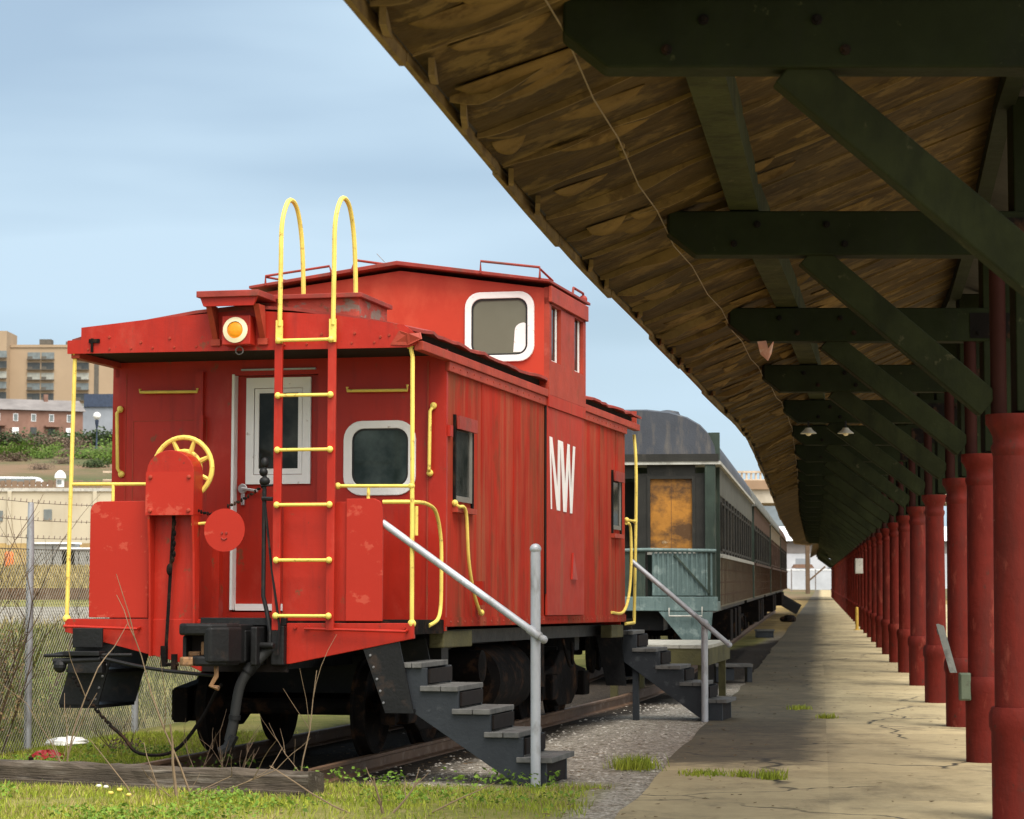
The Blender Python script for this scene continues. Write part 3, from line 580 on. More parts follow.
# side walls
def side(s):
    b = MB(); x0, x1 = sorted((s*(HW-.05), s*HW)); b.box(x0,x1,.05,LB,1.185,3.47)
    for v in (1.25,2.5,3.76,5.63,6.6,7.55): b.box(*sorted((s*HW, s*(HW+.006))), v-.02, v+.02, 1.20, 3.46)
    b.box(*sorted((s*HW, s*(HW+.014))), 0, LB, 1.19, 1.27)
    return part(b, 'side_wall', 'red_side')
sideR = side(1); side(-1)
b = MB(); b.box(-HW+.05,HW-.05,LB-.05,LB,1.15,3.7); part(b, 'end_wall', 'red_side')
b = MB(); b.box(HW+.0145,HW+.04,3.80,5.60,1.275,3.45); b.box(HW+.031,HW+.056,3.80,5.60,3.451,3.579); part(b, 'bay_panel', 'red_bay', bevel=.004)
b = MB(); b.box(HW+.0145,HW+.03,3.782,3.798,1.5,3.46); part(b, 'bay_seam', 'dark_seam_shade')
for s in (1,-1):
    b = MB(); b.box(*sorted((s*(HW-.03), s*(HW+.05))), -.93, LB+.72, 3.55, 3.63); b.box(*sorted((s*(HW-.02), s*(HW+.03))), 0, LB, 3.46, 3.549); part(b, 'eave_fascia', 'red_trim', bevel=.006)
    b = MB(); b.box(*sorted((s*(HW-.10), s*(HW-.05))), -.6, LB+.70, 3.60, 3.735); part(b, 'eave_shade', 'dark_seam_shade')  # dark strip painted in for the shade under the roof edge
# roof with ragged edge
def roof_pt(u): a = abs(u)/1.64; return 3.985-.255*a**1.5
b = MB(); vs, fs = [], []; us = [-1.64,-1.3,-.9,-.45,0,.45,.9,1.3,1.64]; vv = list(np.arange(-.93,LB+.79,.22))
rj = random.Random(4)
for v in vv:
    for u in us:
        j = (rj.uniform(-.035,.02) if not 3.72 < v < 5.68 else -.075) if abs(u) > 1.6 else 0; jz = rj.uniform(-.012,.012) if abs(u) > 1.6 else 0
        vs.append((u+j*(1 if u > 0 else -1), v, roof_pt(u)+jz))
n = len(us); m_ = len(vv); vs += [(p[0],p[1],p[2]-.028) for p in vs]; o_ = n*m_
for i in range(m_-1):
    for k in range(n-1):
        q = (i*n+k, i*n+k+1, (i+1)*n+k+1, (i+1)*n+k); fs += [q, tuple(o_+z for z in q[::-1])]
    fs += [(i*n, (i+1)*n, o_+(i+1)*n, o_+i*n), (i*n+n-1, o_+i*n+n-1, o_+(i+1)*n+n-1, (i+1)*n+n-1)]
for k in range(n-1): fs += [(k, o_+k, o_+k+1, k+1), ((m_-1)*n+k, (m_-1)*n+k+1, o_+(m_-1)*n+k+1, o_+(m_-1)*n+k)]
b.add(vs, fs); part(b, 'roof', 'red_roof')
# front fascia
b = MB(); b.prism([(-1.65,-.955,3.59),(1.50,-.955,3.575),(1.56,-.955,3.60),(1.60,-.955,3.645),(1.55,-.955,3.70),(1.46,-.955,3.77),(.8,-.955,3.875),(0,-.955,3.935),(-.8,-.955,3.885),(-1.52,-.955,3.82),(-1.52,-.955,3.712),(-1.65,-.955,3.708)], (0,.025,0))
fs_ = part(b, 'end_fascia', 'red')
b = MB(); b.prism([(1.34,-.962,3.60),(1.50,-.97,3.59),(1.62,-.985,3.64),(1.60,-.96,3.70),(1.50,-.99,3.69),(1.42,-.962,3.72)], (.01,.005,0)); part(b, 'torn_corner', 'red_trim', parent=fs_)
b = MB(); b.box(-1.42,-1.40,-.975,-.955,3.60,3.72); b.box(-1.44,-1.34,-.972,-.955,3.68,3.715); part(b, 'lamp_bracket', 'black_rust', parent=fs_)
b = MB(); b.box(-1.62,1.58,LB+.72,LB+.74,3.58,3.8); part(b, 'end_fascia', 'red_trim')
b = MB(); b.box(-1.56,1.56,-.92,LB+.70,3.60,3.63); part(b, 'porch_ceiling', 'dark_seam_shade')  # near black ceiling, porch shade put into its colour
def _sh(b, dx=.065, dz=-.038): b.v = [(x+dx, y, z+dz) for x, y, z in b.v]
# hood over the lamp
b = MB(); b.box(-.40,.17,-1.22,-.66,4.06,4.115); _sh(b); hood = part(b, 'lamp_hood', 'red_roof', bevel=.005)
b = MB(); b.prism([(-.375,-1.19,4.06),(.145,-1.19,4.06),(.115,-1.19,3.985),(-.345,-1.19,3.985)], (0,.03,0)); b.prism([(-.375,-1.155,4.06),(-.375,-.98,4.06),(-.345,-.98,3.985),(-.345,-1.155,3.985)],(.03,0,0)); _sh(b); part(b, 'hood_skirt', 'red', parent=hood)
for x in (-.335, .10):
    b = MB(); b.prism([(x,-1.16,4.0),(x,-1.0,4.0),(x,-.955,3.72),(x,-.985,3.72)], (.05,0,0)); b.box(x-.02,x+.07,-.985,-.955,3.665,3.72); _sh(b); part(b, 'hood_bracket', 'red_trim', parent=hood)
b = MB(); b.box(-.32,.12,-.9535,-.93,3.88,4.0); _sh(b); part(b, 'hood_back', 'red_roof', parent=hood)
b = MB(); b.box(-.205,.055,-1.10,-.955,3.655,3.91); _sh(b); lt = part(b, 'end_lamp', 'red', bevel=.008)
b = MB(); ro = [(-.08+.112*math.cos(a), -1.112, 3.783+.112*math.sin(a)) for a in np.linspace(0,2*math.pi,29)[:-1]]; ri = [(-.08+.074*math.cos(a), -1.122, 3.783+.074*math.sin(a)) for a in np.linspace(0,2*math.pi,29)[:-1]]; ring(b, ro, ri, (0,.02,0)); _sh(b); part(b, 'lamp_ring', 'ivory', parent=lt, smooth=True)
b = MB(); b.lathe([(.074,0),(.06,.014),(.03,.02),(.005,.022)], (-.08,-1.105,3.783), (0,-1,0), 24); _sh(b); part(b, 'lens', 'amber', parent=lt, smooth=True)
b = MB(); b.tube([(-.08+.035*math.cos(a), -1.0, 3.615+.035*math.sin(a)) for a in np.linspace(0,2*math.pi,13)], .006, 5); _sh(b); part(b, 'ring_hook', 'steel_rod', parent=lt)
bo = MB()
for x in list(np.linspace(-1.45,1.4,15)): bo.lathe([(.011,0),(.009,.008)], (x,-.955,3.625), (0,-1,0), 6)
for x in (-1.25,-.95,-.68,.72,1.02,1.25,1.33): bo.lathe([(.014,0),(.011,.009)], (x,-.955,3.70+.03*math.sin(x*9)), (0,-1,0), 6)
part(bo, 'fascia_rivets', 'red_trim', parent=fs_)
bo = MB()
for v in np.arange(.12,LB,.24):
    if not 3.7 < v < 5.7: bo.lathe([(.010,0),(.008,.007)], (HW+.03,v,3.505), (1,0,0), 6)
    bo.lathe([(.010,0),(.008,.007)], (HW+.014,v,1.23), (1,0,0), 6)
part(bo, 'side_rivets', 'red_trim')
# roof box and boards behind the ladder
b = MB(); b.box(.02,.98,-.72,.12,3.80,4.045); part(b, 'roof_box', 'patchy', bevel=.006)
b = MB(); b.box(-.02,1.02,-.78,.16,4.045,4.085); part(b, 'roof_walk', 'red_roof', bevel=.005)
# cupola
CV0, CV1 = 3.80, 5.60
b = MB(); b.prism([(-1.56,CV0,3.6),(1.575,CV0,3.6),(1.575,CV0,4.70),(0,CV0,4.93),(-1.56,CV0,4.74)], (0,CV1-CV0,0)); cup = part(b, 'cupola', 'red_cup')
b = MB(); b.box(HW+.0005,HW+.056,CV0+.0,CV1,3.58,3.94); b.box(HW+.0005,HW+.056,CV0,CV0+.10,3.94,4.60); b.box(HW+.0005,HW+.056,CV0+.55,CV0+1.22,3.94,4.60); b.box(HW+.0005,HW+.056,CV1-.13,CV1,3.94,4.60); b.box(HW+.0005,HW+.056,CV0,CV1,4.53,4.71)
part(b, 'cupola_side', 'red_trim', parent=cup)
b = MB(); b.box(HW+.051,HW+.085,CV0-.02,CV1+.02,4.55,4.72); part(b, 'cupola_fascia', 'red_trim', parent=cup, bevel=.006)
b = MB(); b.prism([(-1.66,CV0-.14,4.77),(-1.66,CV0-.14,4.80),(0,CV0-.14,5.02),(1.66,CV0-.14,4.775),(1.66,CV0-.14,4.745),(0,CV0-.14,4.975)], (0,CV1-CV0+.26,0)); part(b, 'cupola_roof', 'red_roof', parent=cup, bevel=.005)
b = MB(); ring(b, rrect(.72,1.47,3.93,4.67,.16,CV0-.03), rrect(.79,1.40,4.0,4.60,.11,CV0-.03), (0,.04,0)); part(b, 'cupola_window_frame', 'white', parent=cup, bevel=.006)
b = MB(); ring(b, rrect(.79,1.40,4.0,4.60,.11,CV0-.018), rrect(.808,1.382,4.018,4.582,.10,CV0-.018), (0,.02,0)); part(b, 'gasket', 'rubber', parent=cup)
b = MB(); b.prism(rrect(.808,1.382,4.018,4.582,.10,CV0-.008), (0,.01,0)); part(b, 'cupola_pane', 'glass_cup', parent=cup)
b = MB(); q = [(1.378,CV0-.011,4.03),(1.378,CV0-.011,4.33)]+[(1.36-.10*math.sin(a), CV0-.011, 4.26+.08*math.cos(a)) for a in np.linspace(0,1.57,6)]+[(1.245,CV0-.011,4.03)]; b.prism(q, (0,.002,0)); part(b, 'rear_frame_patch', 'white', parent=cup)  # added white patch standing for the rear window frame seen through the glass
for v0 in (CV0+.10, CV0+1.22):
    v1 = v0+(.45 if v0 < 4.5 else .45)
    b = MB(); b.box(HW+.001,HW+.01,v0,v1,3.94,4.53); part(b, 'cupola_side_pane', 'glass', parent=cup)
    b = MB(); b.box(HW+.011,HW+.014,v1-.10,v1-.02,3.94,4.53); b.box(HW+.011,HW+.014,v0,v1-.10,3.94,3.965); part(b, 'sash', 'white', parent=cup)
def rail(pts, r=.014, m='yellow', name='grab_rail', parent=cab, sm=0, n=8, balls=False):
    b = MB(); b.tube(pts, r, n, sm)
    if balls:
        for p in (pts[0], pts[-1]): b.ball(p, r*2.0, n=8, m=6)
    return part(b, name, m, smooth=True, parent=parent)
rail([(.92,3.66,4.86),(.92,3.66,4.985),(1.56,3.66,4.90),(1.56,3.66,4.79)], .014, 'red_roof', parent=cup); rail([(1.56,3.66,4.885),(1.62,4.0,4.80)], .012, 'red_roof', parent=cup)
rail([(-1.47,3.66,4.80),(-1.47,3.66,4.90),(-.75,3.66,4.985),(-.72,3.66,4.90)], .014, 'red_roof', parent=cup); rail([(-1.47,3.66,4.89),(-1.2,4.0,4.86)], .012, 'red_roof', parent=cup)
rail([(-.50,3.66,4.93),(-.46,3.66,5.04),(-.2,4.1,5.04),(-.16,4.1,4.97)], .014, 'red_roof', parent=cup)
rail([(1.6,5.05,4.77),(1.6,5.10,4.87),(1.6,5.60,4.87),(1.6,5.64,4.76)], .014, 'red_roof', parent=cup); b = MB(); b.ball((1.6,5.6,4.80),.05); part(b, 'vent_knob', 'red_roof', parent=cup)
rail([(-.2,4.3,4.97),(-.42,4.3,5.20)], .004, 'steel_rod', 'aerial', parent=cup)
# side windows
for (v0,v1,z0,z1) in ((.27,.84,2.31,2.97),(7.32,7.78,2.28,2.86)):
    b = MB(); b.box(HW+.001,HW+.012,v0,v1,z0,z1); w_ = part(b, 'side_window', 'glass')
    for q in (v0-.05, v1): b = MB(); b.box(HW+.001,HW+.02,q,q+.05,z0-.05,z1+.12); part(b, 'window_jamb', 'black_rust', parent=w_)
    b = MB(); b.box(HW+.001,HW+.05,v0-.06,v1+.06,z0-.10,z0-.05); part(b, 'sill', 'red_trim', parent=w_)
    b = MB(); b.box(HW+.013,HW+.024,v1-.11,v1-.03,z0,z1); b.box(HW+.013,HW+.02,v0,v1-.11,z0,z0+.05); part(b, 'sash', 'sash_grey', parent=w_)
    b = MB(); b.box(HW+.036,HW+.06,v0-.03,v1+.03,z1-.01,z1+.11); part(b, 'visor', 'red_roof', parent=w_)
# white railway letters on the bay panel: narrow linked N and W
LT = 0 and [[(3.95,3.142),(4.06,3.142),(4.20,2.71),(4.315,2.385+.22),(4.335,3.128),(4.57,3.128),(4.72,2.70),(4.785,3.12),(4.90,3.116),(4.965,2.72),(5.03,3.114),(5.165,3.112),(5.025,2.372),(4.90,2.372),(4.845,2.80),(4.745,2.385),(4.56,2.385),(4.42,2.90),(4.445,2.385),(4.285,2.385),(4.075,2.80),(4.085,2.386),(4.015,2.386)]]
def stroke(a0,a1,b0,b1,k):
    a0, a1, b0, b1 = a0-.07, a1-.07, b0-.07, b1-.07
    return [(HW+.0402+k*.0012,a0,3.142-.028*(a0-3.95)),(HW+.0402+k*.0012,a1,3.142-.028*(a1-3.95)),(HW+.0402+k*.0012,b1,2.386-.012*(b1-4.0)),(HW+.0402+k*.0012,b0,2.386-.012*(b0-4.0))]
b = MB()
for k, (a0,a1,b0,b1) in enumerate(((3.95,4.02,4.015,4.075),(3.965,4.075,4.285,4.43),(4.335,4.45,4.30,4.445),(4.44,4.575,4.59,4.745),(4.785,4.90,4.60,4.745),(4.80,4.885,4.915,4.99),(5.05,5.165,4.90,5.02))):
    b.prism(stroke(a0,a1,b0,b1,k), (.0012,0,0))
part(b, 'letters', 'letter')
for (v,z) in ((1.08,1.40),): 
    b = MB(); b.box(HW+.001,HW+.07,v-.06,v+.03,z-.02,z+.20); part(b, 'side_bracket', 'red_side')
b = MB(); b.prism([(HW+.042,4.9,1.66),(HW+.042,5.16,1.66),(HW+.042,4.96,1.95)], (.02,0,0)); part(b, 'poling_bracket', 'red')
b = MB(); b.box(HW+.001,HW+.03,-.02+.05,.0+.12,2.88,2.98); part(b, 'hinge', 'red')
# end porches
def prism_front(name, poly, m, d=.03, v=-.93, parent=cab, bevel=.004): 
    b = MB(); b.prism([(x,v,z) for x, z in poly], (0,d,0)); return part(b, name, m, bevel=bevel, parent=parent)
b = MB(); b.box(-1.6,1.56,-.90,0,1.13,1.25); part(b, 'porch_floor', 'black_rust')
sill = prism_front('end_sill', [(-1.64,1.135),(-1.64,1.25),(-.46,1.25),(-.36,1.25),(-.36,.80),(-.50,.862)], 'red', .05)
prism_front('end_sill', [(.42,1.22),(1.555,1.225),(1.555,1.095),(.455,.872),(.42,.872)], 'red', .05)
b = MB(); b.box(-.36,.42,-.90,-.86,.80,1.25); part(b, 'pocket', 'dark_seam_shade')  # dark sheet, shade of the open pocket put into its colour
b = MB(); b.box(-.36,.42,-.955,-.90,1.20,1.265); part(b, 'buffer_plate', 'black', bevel=.005)
for (x0,x1,z) in ((-1.62,-.93,1.165),(.60,1.50,1.155)): rail([(x0,-.935,z+.03),(x0,-.99,z+.02),(x1,-.99,z),(x1,-.935,z+.01)], .013, 'red', 'sill_grab')
bo = MB()
for x in (.5,.62,.78,1.47,-1.55): bo.lathe([(.018,0),(.015,.015)], (x,-.93,1.185), (0,-1,0), 8)
part(bo, 'rivets', 'red')
# shield panels
pl_ = []
b = MB(); b.prism([(-1.413,-.935,1.262),(-1.413,-.935,2.19)]+[(-1.323-.09*math.cos(a),-.935,2.19+.09*math.sin(a)) for a in np.linspace(0.2,1.57,5)]+[(-.86,-.935,2.28),(-.86,-.935,1.262)], (0,.03,0)); part(b, 'shield_panel', 'red_panel', bevel=.004)
b = MB(); b.prism([(.37,-.905,1.24),(.37,-.905,2.26),(1.0,-.905,2.26),(1.0,-.905,1.24)], (0,.03,0)); part(b, 'shield_panel', 'red', bevel=.004)
b = MB(); b.prism([(.95,-.935,1.24),(.95,-.935,2.285),(1.20,-.935,2.285),(1.25,-.935,2.26),(1.275,-.935,2.20),(1.275,-.935,1.24)], (0,.03,0)); part(b, 'shield_panel', 'red_panel', bevel=.004)
b = MB(); b.box(-.40,-.33,-.6,-.5,1.25,2.2); part(b, 'gate_post', 'red')
# hand brake housing and wheel
b = MB(); arch = [(-.677+.22*math.cos(a),-1.06,2.545+.19*math.sin(a)) for a in np.linspace(0,math.pi,13)]
b.prism([(-.897,-1.06,2.17)]+arch[::-1]+[(-.457,-1.06,2.17)], (0,.22,0)); _sh(b,.06,-.02); hs = part(b, 'brake_housing', 'red', bevel=.006)
b = MB()
for x0, x1 in ((-.885,-.866),(-.476,-.457)):
    sgn = 1 if x0 < -.7 else -1
    b.prism([(x0,-1.06,2.17),(x0,-.90,2.17),(x0,-.90,.95),(x0,-.98,.95),(x0,-1.02,1.85)], (x1-x0,0,0))
b.box(-.866,-.476,-.915,-.895,1.0,2.17); _sh(b,.06,-.02); part(b, 'brake_channel', 'red', parent=hs)
b = MB(); b.box(-.90,-.455,-1.066,-1.058,2.17,2.545); _sh(b,.06,-.02); part(b, 'cover_plate', 'red_panel', parent=hs)
b = MB()
for x, z in ((-.855,2.50),(-.50,2.50),(-.855,2.21),(-.50,2.21)): b.lathe([(.02,0),(.016,.014),(.004,.018)], (x,-1.066,z), (0,-1,0), 10)
_sh(b,.06,-.02); part(b, 'bolts', 'red_trim', parent=hs, smooth=True)
b = MB(); wc = Vector((-.585,-.84,2.57)); rr_ = .27
b.tube([wc+Vector((rr_*math.cos(a),0,rr_*math.sin(a))) for a in np.linspace(0,2*math.pi,33)], .022, 8)
b.tube([wc+Vector((.15*math.cos(a),.03,.15*math.sin(a))) for a in np.linspace(0,2*math.pi,25)], .022, 6)
for k in range(8):
    a = R_(22+45*k); b.tube([wc+Vector((.14*math.cos(a),.03,.14*math.sin(a))), wc+Vector((.27*math.cos(a),0,.27*math.sin(a)))], [.026,.017], 6)
part(b, 'brake_wheel', 'yellow', smooth=True)
b = MB(); b.tube([(-.67,-.97,2.18),(-.70,-.97,1.6),(-.72,-.99,1.0)], .016, 6); 
for k in range(9): b.ball((-.672+.01*(k%2),-.98,2.13-.045*k), .028, (.6,.8,1.1), 6, 4)
b.ball((-.70,-.99,1.68), .026, (1,1,2)); b.box(-.76,-.71,-1.02,-.97,.84,1.02); b.box(-.66,-.62,-1.02,-.97,.80,.95); b.tube([(-.76,-1.0,.86),(-.60,-1.0,.86)], .016, 6); _sh(b,.06,0); part(b, 'brake_chain', 'black_rust', parent=hs)
# chain, round target disc, gate
b = MB(); b.lathe([(.187,0),(.187,.012)], (-.14,-.97,2.02), (0,-1,0), 30); disc = part(b, 'target_disc', 'red_panel')
b = MB()
for x in (-.16,-.12): b.lathe([(.012,0),(.01,.006)], (x,-.985,1.995), (0,-1,0), 8)
b.tube([(-.165,-.986,1.955),(-.15,-.986,1.94),(-.13,-.986,1.94),(-.115,-.986,1.952)], .006, 5); part(b, 'disc_holes', 'red_roof', parent=disc)
b = MB(); P0, P1 = Vector((-.46,-.95,2.22)), Vector((.18,-.93,2.40)); 
for k in range(22):
    t = k/21; p = P0.lerp(P1, t); p.z -= .34*t*(1-t)+(.05 if t < .5 else 0)*4*t*(1-t); q = (.6,1,1.2) if k % 2 else (1.3,.5,.8); b.ball(p, .017, q, 6, 4)
part(b, 'safety_chain', 'black_rust')
rail([(-.44,-.93,2.075),(-.29,-.93,2.085)], .014, balls=True)
rail([(-.76,-.93,2.215),(-.44,-.93,2.20)], .013)
# yellow porch rails
rail([(-1.60,-.90,3.60),(-1.635,-.90,1.25)], .019, name='corner_post', balls=True); rail([(-1.615,-.90,2.435),(-.89,-.90,2.43)], .015); rail([(-1.215,-.90,2.43),(-1.215,-.90,2.26)], .015)
rail([(1.50,-.90,3.60),(1.522,-.90,3.50),(1.53,-.90,1.22)], .019, name='corner_post', balls=True)
rail([(.87,-.93,2.395),(1.52,-.90,2.39)], .015, balls=True); rail([(1.14,-.91,2.39),(1.14,-.92,2.24)], .015)
rail([(1.275,-.93,2.255),(1.53,-.88,2.255),(1.55,-.5,2.25),(1.56,-.26,2.18),(1.57,-.14,1.95),(1.575,-.14,1.6),(1.575,-.16,1.36),(1.575,-.26,1.25),(1.56,-.48,1.20)], .017, sm=6)
rail([(1.545,-.84,2.22),(1.545,-.84,1.97)], .018)
rail([(-1.33,-.06,3.35),(-1.33,-.06,3.32),(-.77,-.06,3.315),(-.77,-.06,3.345)], .014); rail([(.665,-.06,3.33),(.665,-.06,3.295),(1.228,-.06,3.29),(1.228,-.06,3.34)], .014)
rail([(-1.54,-.02,3.17),(-1.555,-.06,3.13),(-1.54,-.06,2.62),(-1.52,-.02,2.57)], .016, balls=True); rail([(1.46,-.02,3.15),(1.44,-.06,3.10),(1.435,-.06,2.58),(1.43,-.02,2.55)], .016, balls=True)
# ladder
for x in (.345, .83):
    b = MB(); b.box(x-.036,x+.036,-1.005,-.975,1.16,3.70); part(b, 'ladder_stile', 'red', bevel=.004)
    b = MB(); b.box(x-.022,x+.04,-1.02,-1.004,3.63,3.83); 
    pts = [(x+.012,-1.012,3.78),(x+.016,-1.01,4.3),(x+.018,-1.0,4.66),(x+.025,-.90,4.86),(x+.03,-.78,4.915),(x+.04,-.66,4.85),(x+.045,-.56,4.64),(x+.05,-.52,4.35),(x+.05,-.50,4.08)]
    b.tube(pts, .021, 8, 5); part(b, 'ladder_hoop', 'yellow', smooth=True)
for z in (3.652,3.175,2.705,2.232,1.758,1.283): rail([(.352,-1.03,z),(.828,-1.03,z)], .0145, name='ladder_rung', balls=True)
# rear porch
b = MB(); b.box(-1.55,1.56,LB,LB+.72,1.13,1.22); part(b, 'porch_floor', 'black_rust')
rail([(1.56,LB+.67,3.5),(1.60,LB+.60,2.9),(1.57,LB+.60,1.16)], .02, name='corner_post', sm=4); rail([(1.57,LB+.60,1.17),(1.57,LB+.05,1.16)], .02); rail([(1.585,LB+.06,2.42),(1.585,LB+.60,2.42)], .016, balls=True)
rail([(1.58,LB+.05,2.38),(1.60,LB+.22,2.33),(1.61,LB+.22,1.9),(1.60,LB+.12,1.5),(1.59,LB-.2,1.3),(1.585,LB-.85,1.30)], .018, sm=5)
rail([(HW+.02,.22,2.29),(HW+.05,.24,2.26),(HW+.07,.42,2.22),(HW+.07,.52,1.8),(HW+.07,.70,1.5),(HW+.06,.95,1.33),(HW+.05,1.05,1.31)], .016, sm=5, balls=True)
# air pipe and valve at the porch
b = MB(); b.tube([(.215,-.96,2.60),(.215,-.96,1.45),(.25,-.97,1.33),(.29,-.99,1.15),(.285,-.99,.98)], .02, 8)
b.ball((.215,-.96,2.60), .035, (1,1,1.4)); b.ball((.205,-.96,2.52), .04); b.ball((.22,-.97,2.44), .05, (1,.8,.8)); b.tube([(.19,-.98,2.40),(.36,-.98,2.41)], .01, 5); b.tube([(.2,-.98,2.29),(.30,-.98,2.285)], .018, 6)
b.tube([(.215,-.97,2.33),(.30,-1.0,1.7),(.385,-1.02,1.2),(.37,-1.02,.95)], .011, 5); part(b, 'air_pipe', 'black', smooth=True)
b = MB(); b.tube([(.285,-.99,1.0),(.20,-1.04,.90),(.07,-1.10,.70),(.02,-1.12,.40),(-.02,-1.12,.22)], [.05,.048,.045,.044,.046], 10, 6)
hp = part(b, 'air_hose', 'rubber', smooth=True)
for pts, r in (([(.16,-1.06,.86),(.12,-1.08,.80)],.057),([(.03,-1.12,.44),(.025,-1.12,.40)],.052)): b = MB(); b.tube(pts, r, 10); part(b, 'hose_clamp', 'black', parent=hp, smooth=True)
b = MB(); b.tube([(.02,-1.12,.27),(-.03,-1.13,.16),(-.09,-1.15,.12)], .05, 8); part(b, 'hose_coupling', 'black', parent=hp, smooth=True)
# coupler
b = MB(); b.box(-.13,.13,-1.15,-.7,.89,1.16); b.box(.30,.42,-1.0,-.86,.86,1.20); b.box(.02,.12,-1.26,-.9,.88,1.21); b.box(.17,.23,-1.15,-.86,.86,1.19); b.tube([(.2,-1.05,1.03),(.36,-1.08,1.03)], .03, 8); cpl = part(b, 'coupler', 'black', bevel=.02)
b = MB(); b.prism([(-.30,-1.30,1.12),(-.30,-1.60,1.12),(-.22,-1.66,1.12),(.0,-1.66,1.12),(.10,-1.52,1.12),(.14,-1.30,1.12)], (0,0,.10)); b.prism([(-.20,-1.30,.865),(-.20,-1.58,.865),(-.12,-1.66,.865),(.0,-1.66,.865),(.10,-1.52,.865),(.14,-1.30,.865)], (0,0,.085))
b.prism([(-.035,-1.30,.89),(-.06,-1.655,.89),(.01,-1.672,.89),(.118,-1.525,.89),(.155,-1.30,.89)], (0,0,.30)); b.box(-.29,-.25,-1.55,-1.3,.90,1.12); hd = part(b, 'coupler_head', 'black', parent=cpl, bevel=.022)
b = MB(); b.box(-.25,-.036,-1.42,-1.35,.95,1.12); part(b, 'coupler_mouth', 'dark_seam_shade', parent=cpl)  # dark plate painted as the shade inside the coupler head
b = MB(); b.prism([(-.29,-1.45,.865),(-.29,-1.60,.865),(-.235,-1.66,.865),(-.15,-1.60,.865),(-.14,-1.48,.865)], (0,0,.075)); b.box(-.135,-.075,-1.52,-1.43,.952,1.07); b.box(-.30,-.15,-1.50,-1.44,.94,.985); part(b, 'knuckle', 'knuckle', parent=cpl, bevel=.014)
b = MB(); b.tube([(.0,-1.50,.86),(.01,-1.52,.78),(-.03,-1.54,.70),(.04,-1.54,.68)], .022, 6); part(b, 'lock_lifter', 'knuckle', parent=cpl, smooth=True)
rail([(-1.72,-1.02,.93),(-1.45,-1.05,.95),(-.75,-1.15,.83),(-.05,-1.40,.78)], .016, 'black', 'cut_lever', sm=4)
# step wells at the four corners
for (s, v0, v1, pl2) in ((1,-.92,-.1,[(1.10,1.02),(1.42,1.085),(1.555,.465),(1.305,.465)]), (-1,-.92,-.1,[(-1.15,1.09),(-1.5,1.12),(-1.69,.50),(-1.32,.50)]), (1,8.55,9.3,[(1.10,1.12),(1.42,1.12),(1.50,.40),(1.25,.40)]), (-1,8.55,9.3,[(-1.10,1.12),(-1.42,1.12),(-1.60,.40),(-1.25,.40)])):
    b = MB(); b.prism([(x,v0,z) for x, z in pl2], (0,.02,0)); cs = part(b, 'corner_steps', 'black')
    b = MB(); b.prism([(x,v1,z) for x, z in pl2], (0,.02,0)); part(b, 'step_plate', 'black', parent=cs)
    b = MB(); x0 = min(p[0] for p in pl2[2:]); x1 = max(p[0] for p in pl2[2:]); b.box(x0,x1,v0+.02,v1,.47,.50); b.box(x0-s*.06,x1-s*.09,v0+.02,v1,.78,.81); part(b, 'corner_tread', 'black', parent=cs)
    if v0 < 0:
        b = MB()
        for k in range(5): b.lathe([(.012,0),(.008,.01)], (pl2[0][0]+s*(.07+.03*k)*1.0, v0, .95-.1*k), (0,-1,0), 8)
        part(b, 'step_bolts', 'steel_rod', parent=cs)
# left corner gear
b = MB(); b.box(-1.52,-1.24,-1.03,-1.0,1.0,1.17); b.box(-1.56,-1.22,-1.14,-1.0,.93,.97); b.box(-1.52,-1.2,-1.12,-1.02,.78,.88); b.tube([(-1.75,-1.1,.93),(-.95,-1.05,.94)], .018, 6); b.tube([(-1.66,-1.1,.88),(-1.22,-1.1,.90)], .03, 8); b.ball((-1.6,-1.1,.84),.06); part(b, 'retainer_bracket', 'black', bevel=.006)
b = MB()
for k in range(16):
    t = k/15; b.ball((-1.47+.35*t, -1.1, .74-.5*t+.1*t*t), .018, (.7,1,1.3) if k%2 else (1.2,.6,1), 6, 4)
b.tube([(-1.13,-1.1,.34),(-1.0,-1.1,.24),(-.85,-1.1,.10),(-.55,-1.05,.12),(-.30,-1.05,.40),(-.16,-1.1,.62),(-.10,-1.1,.70)], .016, 6, 5); part(b, 'hanging_chain', 'black_rust')
# running gear
def truck(vc):
    t = empty('truck', (0,vc,0)); t.parent = cab
    for dv in (-.85,.85):
        b = MB(); b.tube([(-.98,dv,.45),(.98,dv,.45)], .075, 10); part(b, 'axle', 'black_rust', parent=t)
        for s in (-1,1):
            b = MB(); b.lathe([(.10,-.09),(.13,-.07),(.40,-.055),(.455,-.055),(.455,-.03),(.42,-.02),(.415,.06),(.39,.07),(.36,.03),(.16,.02),(.12,.05),(.05,.06)], (s*.74,dv,.445), (s,0,0), 30); part(b, 'wheel', 'black_rust', parent=t, smooth=True)
    for s in (-1,1):
        x0, x1 = sorted((s*.92, s*1.06))
        b = MB(); b.prism([(x0,-1.15,.30),(x0,-1.15,.62),(x0,-.6,.68),(x0,-.25,.86),(x0,.25,.86),(x0,.6,.68),(x0,1.15,.62),(x0,1.15,.30),(x0,.7,.38),(x0,.35,.22),(x0,-.35,.22),(x0,-.7,.38)], (x1-x0,0,0)); part(b, 'side_frame', 'black_rust', parent=t, bevel=.015)
        for dv in (-.85,.85):
            b = MB(); b.box(*sorted((s*.9, s*1.14)), dv-.15, dv+.15, .31, .60); part(b, 'journal_box', 'black_rust', parent=t, bevel=.02)
    b = MB(); b.box(-1.0,1.0,-.2,.2,.55,.9); b.box(-1.2,1.2,-.12,.12,.86,1.1); part(b, 'bolster', 'black', parent=t)
truck(1.33); truck(7.1)
b = MB(); b.box(-.35,.35,-.85,LB+.70,.82,1.14); b.box(-1.35,1.35,.1,LB,1.02,1.15); part(b, 'underframe', 'black')
